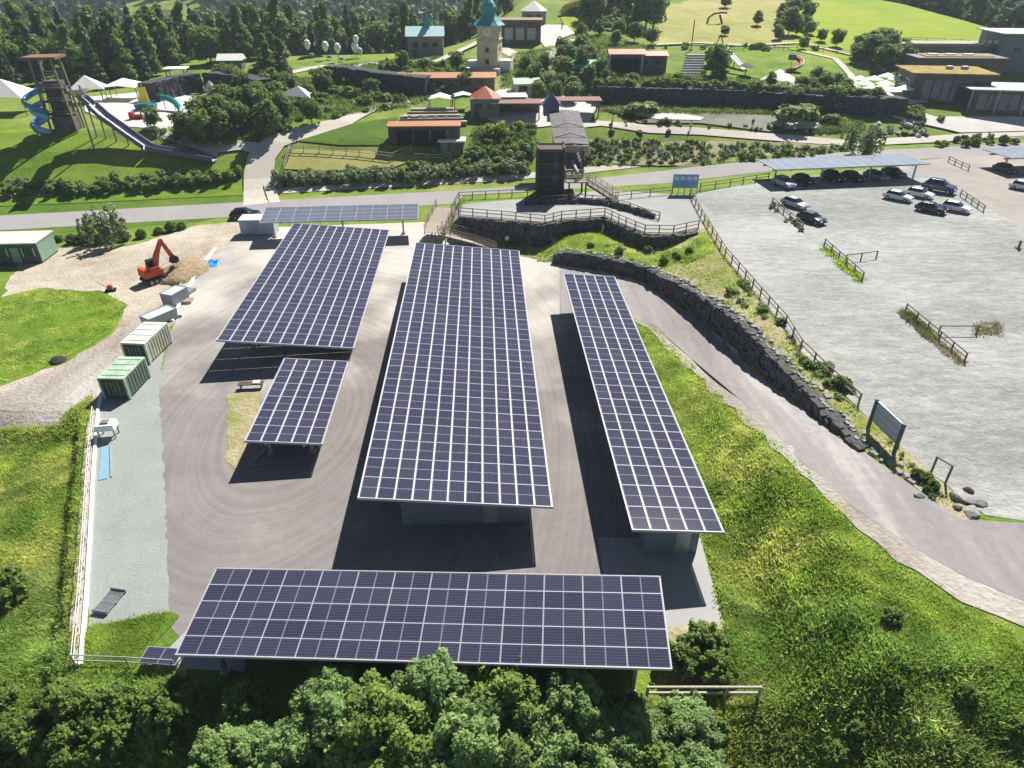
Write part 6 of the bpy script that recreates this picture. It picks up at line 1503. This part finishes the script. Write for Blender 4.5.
scatter(16, [(560, 255), (600, 238), (640, 252), (690, 250), (690, 268), (620, 262)], ['near1', 'small1', 'small0'], (.25, .45), 'shrub', 'low green plant on the grass knoll below the boardwalk wall', 'shrub', 'plants on the grass knoll', 35, .8)
scatter(7, [(880, 600), (960, 640), (1030, 680), (1030, 780), (800, 780), (820, 700)], ['near0', 'near1'], (.25, .5), 'shrub', 'dark green weedy shrub on the slope at the bottom right', 'shrub', 'weedy shrubs at the bottom right', 36, 1.2)
scatter(10, [(772, 204), (806, 232), (802, 236), (768, 208)], ['small0', 'small1'], (.4, .6), 'shrub', 'tiny shrub under the barrier beside the two parked cars', 'shrub', 'tiny shrubs at the car barrier', 37, .3)
# grass tufts as one mass per meadow
def tufts(name, label, poly, n, h, spread, lm, seed, blades=7, thin=.05):
    g = np.random.default_rng(seed); xs = [q[0] for q in poly]; ys = [q[1] for q in poly]; W = [P(*q).to_2d() for q in poly]
    ax = [w.x for w in W]; ay = [w.y for w in W]
    C_ = np.stack([g.uniform(min(ax), max(ax), n*4), g.uniform(min(ay), max(ay), n*4)], 1); ins = np.zeros(len(C_), bool); j = len(W)-1
    for i in range(len(W)):
        c1 = (W[i].y > C_[:, 1]) != (W[j].y > C_[:, 1]); xx = (W[j].x-W[i].x)*(C_[:, 1]-W[i].y)/((W[j].y-W[i].y) or 1e-9)+W[i].x
        ins ^= c1 & (C_[:, 0] < xx); j = i
    C_ = C_[ins][:n]; m = len(C_)
    clump = np.sin(C_[:, 0]*.9+np.sin(C_[:, 1]*.7)*2)*np.sin(C_[:, 1]*1.1+np.sin(C_[:, 0]*.6)*2)
    hh = h*(.75+.45*clump+.3*g.random(m))
    z = zf(C_[:, 0], C_[:, 1]); N_ = m*blades
    bx = np.repeat(C_[:, 0], blades)+g.normal(size=N_)*spread; by = np.repeat(C_[:, 1], blades)+g.normal(size=N_)*spread
    bz = np.repeat(z, blades); bh = np.repeat(hh, blades)*(.6+.6*g.random(N_)); a = g.uniform(0, 6.28, N_); ln = g.normal(size=(N_, 2))*.55*bh[:, None]
    w = thin*(.6+.8*g.random(N_))
    v = np.stack([np.stack([bx-np.cos(a)*w, by-np.sin(a)*w, bz-.03], 1), np.stack([bx+np.cos(a)*w, by+np.sin(a)*w, bz-.03], 1), np.stack([bx+ln[:, 0], by+ln[:, 1], bz+bh], 1)], 1).reshape(-1, 3)
    tone = np.repeat(.82+.38*g.random(m)+.12*clump, blades)*(.8+.4*g.random(N_)); hue = np.repeat(g.random(m), blades)
    dry = np.repeat(np.clip(np.sin(C_[:, 0]*.31+2*np.sin(C_[:, 1]*.17+seed))*np.sin(C_[:, 1]*.37+1.5*np.sin(C_[:, 0]*.23))*1.6+.3*g.normal(size=m), 0, 1), blades)
    col = np.stack([tone*(.72+.4*hue+.28*dry), tone*(1+.1*dry), tone*(.8+.3*hue+.6*dry)], 1)
    o = link(quick(name, v, np.arange(N_*3).reshape(-1, 3), lm, col), name); tag(o, label, 'grass', None, 'stuff')
tufts('grass', 'rough tall grass on the slope between the court and the ramp road', [(640, 325), (700, 385), (760, 445), (820, 500), (900, 580), (1040, 655), (1040, 790), (640, 790), (665, 690), (728, 640), (712, 560), (684, 450)], 36000, .26, .17, L_grass, 1, 6, .06)
tufts('grass', 'rough meadow grass on the lower ground left of the white kerb', [(-40, 432), (60, 425), (92, 395), (84, 470), (80, 560), (72, 668), (60, 700), (-60, 720)], 15000, .26, .16, L_grass, 2, 6, .06)
tufts('grass', 'short weeds on the sandy strip between the ramp wall and the parking fence', [(545, 262), (500, 243), (560, 236), (640, 256), (700, 240), (728, 262), (765, 303), (800, 350), (850, 402), (960, 510), (905, 478), (860, 445), (800, 390), (745, 338), (690, 290), (640, 268)], 2600, .3, .15, L_grass, 3, 6, .05)
tufts('grass', 'weeds in the verge patch by the lower left corner of the court', [(90, 628), (168, 612), (133, 668), (82, 666)], 1500, .25, .1, L_grass, 4, 6, .035)
tufts('grass', 'dry grass around the timber barriers of the parking', [(903, 308), (966, 362), (958, 366), (898, 314)], 420, .35, .15, leaf_mat('straw', (.22, .26, .08), (.36, .36, .14)), 5, 6, .05)
tufts('grass', 'dry grass tuft at the end of the nearest cross rail', [(975, 322), (1000, 322), (1002, 336), (976, 338)], 160, .3, .2, MATS['straw'], 6, 6, .05)
tufts('grass', 'weeds under the middle barrier of the parking', [(824, 244), (866, 280), (858, 284), (820, 250)], 350, .3, .15, L_grass, 7, 6, .05)

tufts('grass', 'tall rank weeds in the lower part of the slope at the bottom right', [(730, 600), (860, 600), (1040, 690), (1040, 790), (740, 790)], 9000, .36, .24, leaf_mat('weeds', (.22, .36, .06), (.42, .52, .14), .55), 8, 8, .07)
tufts('grass', 'rough weeds over the lower left bank beside the thicket', [(-40, 600), (60, 560), (72, 680), (180, 672), (180, 770), (-60, 790)], 7000, .36, .24, MATS['weeds'], 9, 8, .07)
tufts('grass', 'longer grass around the green lawn patch beside the dug ground', [(-10, 302), (40, 290), (104, 294), (124, 306), (106, 332), (56, 360), (-10, 388)], 6000, .22, .2, L_grass, 10, 5, .06)
tufts('grass', 'fresh grass covering the knoll below the boardwalk wall', [(535, 256), (520, 247), (560, 240), (600, 234), (640, 254), (690, 248), (704, 232), (716, 252), (690, 264), (640, 264), (600, 256)], 2600, .3, .2, L_grass, 11, 6, .06)
scatter(22, [(300, 100), (330, 80), (470, 76), (470, 90), (400, 104), (340, 118)], ['bush0', 'bush2', 'bush1', 'bush3'], (.7, 1.4), 'shrub', 'shrub in the rows of planting between the sun sail and the orange roofed building', 'shrub', 'planting rows in the middle of the park', 41, 1.6)
scatter(18, [(150, 140), (215, 105), (262, 96), (262, 122), (240, 138), (200, 142)], ['bush0', 'bush3', 'bush2'], (.7, 1.4), 'shrub', 'shrub around the playground pool and the thicket', 'shrub', 'shrubs around the playground pool', 42, 1.6)
scatter(16, [(470, 96), (500, 62), (560, 60), (600, 66), (600, 98), (560, 96)], ['bush1', 'bush3', 'lite1', 'round1'], (.45, .8), 'shrub', 'leafy shrub beside the broad pale path above the plaza', 'shrub', 'shrubs beside the broad pale path', 43, 2)
scatter(14, [(600, 96), (620, 80), (690, 80), (790, 92), (880, 100), (880, 108), (700, 100)], ['bush0', 'bush3', 'bush1'], (.7, 1.3), 'shrub', 'shrub on the bank just above the hedge of the retaining wall', 'shrub', 'shrubs above the retaining wall', 44, 2)
scatter(22, [(610, 122), (700, 124), (850, 134), (850, 138), (700, 128), (610, 126)], ['bush3', 'small0', 'small1'], (.35, .7), 'shrub', 'low marsh plant along the near shore of the ponds', 'shrub', 'plants along the pond shore', 45, 1)
scatter(18, [(470, 150), (500, 128), (532, 128), (530, 148), (500, 156)], ['bush3', 'yel0', 'bush1'], (.5, 1.0), 'shrub', 'bright shrub on the bank between the barn and the footbridge', 'shrub', 'bright shrubs left of the footbridge', 46, 1.6)
scatter(8, [(832, 80), (846, 92), (846, 110), (800, 116), (790, 100), (815, 84)], ['bush0', 'bush2', 'round1'], (.5, .9), 'shrub', 'dark shrub among the trees left of the restaurant parasols', 'shrub', 'shrubs left of the parasols', 47, 1.8)

tufts('grass', 'weeds creeping over the stony shoulder of the ramp road', [(622, 312), (655, 326), (700, 372), (760, 430), (815, 480), (865, 538), (910, 572), (1030, 640), (1030, 655), (900, 585), (855, 545), (805, 492), (740, 424), (690, 378), (640, 328)], 2600, .2, .2, L_grass, 12, 6, .05)

tufts('grass', 'rough grass and weeds between the young shrubs of the planted bank', [(580, 164), (578, 145), (650, 143), (760, 147), (850, 150), (800, 158), (700, 165)], 2600, .4, .25, MATS['weeds'], 13, 6, .08)
scatter(16, [(655, 50), (700, 40), (800, 44), (850, 58), (800, 52), (720, 52)], ['bush0', 'bush3', 'small0'], (.5, 1.1), 'shrub', 'low shrub along the fence at the foot of the dry meadow', 'shrub', 'shrubs along the meadow fence', 51, 1.5)
scatter(10, [(775, 12), (800, 8), (806, 40), (780, 40)], ['bush0', 'bush1', 'round1'], (.6, 1.0), 'shrub', 'shrub in the thicket dividing the dry meadow from the yellow one', 'shrub', 'thicket between the meadows', 52, 1.5)

L_bed = leaf_mat('bed_plants', (.09, .16, .03), (.26, .34, .08), .4)
for k, (lb, poly, n) in enumerate([('low mixed planting on the banks between playground and curved path', [(160, 140), (200, 118), (260, 100), (300, 118), (262, 140), (210, 150)], 1500),
    ('low mixed planting between the sun sail and the seating steps', [(265, 78), (330, 78), (430, 100), (400, 108), (330, 118), (270, 120)], 2600),
    ('low mixed planting on the terrace below the turquoise roofed house', [(330, 66), (400, 60), (470, 62), (470, 84), (400, 84), (330, 80)], 1800),
    ('low mixed planting either side of the broad pale path', [(500, 90), (510, 56), (540, 50), (600, 34), (650, 48), (606, 96), (560, 100)], 2200),
    ('low planting along the slope above the dark retaining wall', [(600, 100), (612, 76), (700, 76), (860, 90), (880, 110), (760, 106)], 2400),
    ('reeds and marsh plants around the ponds', [(600, 110), (640, 108), (760, 110), (860, 120), (860, 132), (800, 134), (840, 124), (740, 114), (620, 114)], 1500),
    ('low planting on the bank below the round hut', [(468, 158), (480, 128), (534, 128), (532, 158)], 1100)]):
    tufts('undergrowth', lb, poly, n, .7, .45, L_bed, 60+k, 9, .16)
# ------------------------------------------------------------------ sky, sun, camera
SAZ, SEL = R(25), R(46)
w = bpy.data.worlds.new('World'); scene.world = w; w.use_nodes = True
nt = w.node_tree; bg = nt.nodes['Background']
sky = nt.nodes.new('ShaderNodeTexSky'); sky.sky_type = 'NISHITA'; sky.sun_disc = False
sky.sun_elevation = SEL; sky.sun_rotation = SAZ; sky.air_density = .5; sky.dust_density = .2; sky.altitude = 900
nt.links.new(sky.outputs[0], bg.inputs[0]); bg.inputs[1].default_value = .05
sl = bpy.data.lights.new('sun', 'SUN'); sl.energy = 5.0; sl.angle = R(.53); sl.color = (1, .955, .88)
so = bpy.data.objects.new('sun', sl); COL.objects.link(so)
sd = Vector((math.sin(SAZ)*math.cos(SEL), math.cos(SAZ)*math.cos(SEL), math.sin(SEL)))
so.rotation_euler = sd.to_track_quat('Z', 'Y').to_euler(); so.location = (0, 0, 80)
cam = bpy.data.cameras.new('camera'); co = bpy.data.objects.new('camera', cam); COL.objects.link(co)
cam.sensor_width = 36; cam.lens = FPX/1024*36; cam.clip_end = 4000; cam.clip_start = .5
co.location = (0, 0, CAMH); co.rotation_euler = (R(90)-TILT, 0, 0)
scene.camera = co
scene.view_settings.view_transform = 'Standard'; scene.view_settings.look = 'None'
scene.view_settings.exposure = 0.9; scene.view_settings.gamma = 1
scene.cycles.max_bounces = 8; scene.cycles.diffuse_bounces = 4; scene.cycles.transmission_bounces = 6; scene.cycles.transparent_max_bounces = 8

b = MB(); b.box((0, 700, 82), (2600, 1700, 236)); hm = bpy.data.materials.new('air'); hm.use_nodes = True; N = hm.node_tree.nodes
N.remove(N['Principled BSDF']); pv = N.new('ShaderNodeVolumePrincipled'); pv.inputs['Color'].default_value = (.72, .84, 1, 1); pv.inputs['Density'].default_value = .00024; pv.inputs['Anisotropy'].default_value = .1
hm.node_tree.links.new(pv.outputs[0], N['Material Output'].inputs['Volume'])
ho = b.obj('haze', hm); tag(ho, 'thin summer haze in front of the far wooded hills', 'haze', None, 'stuff')
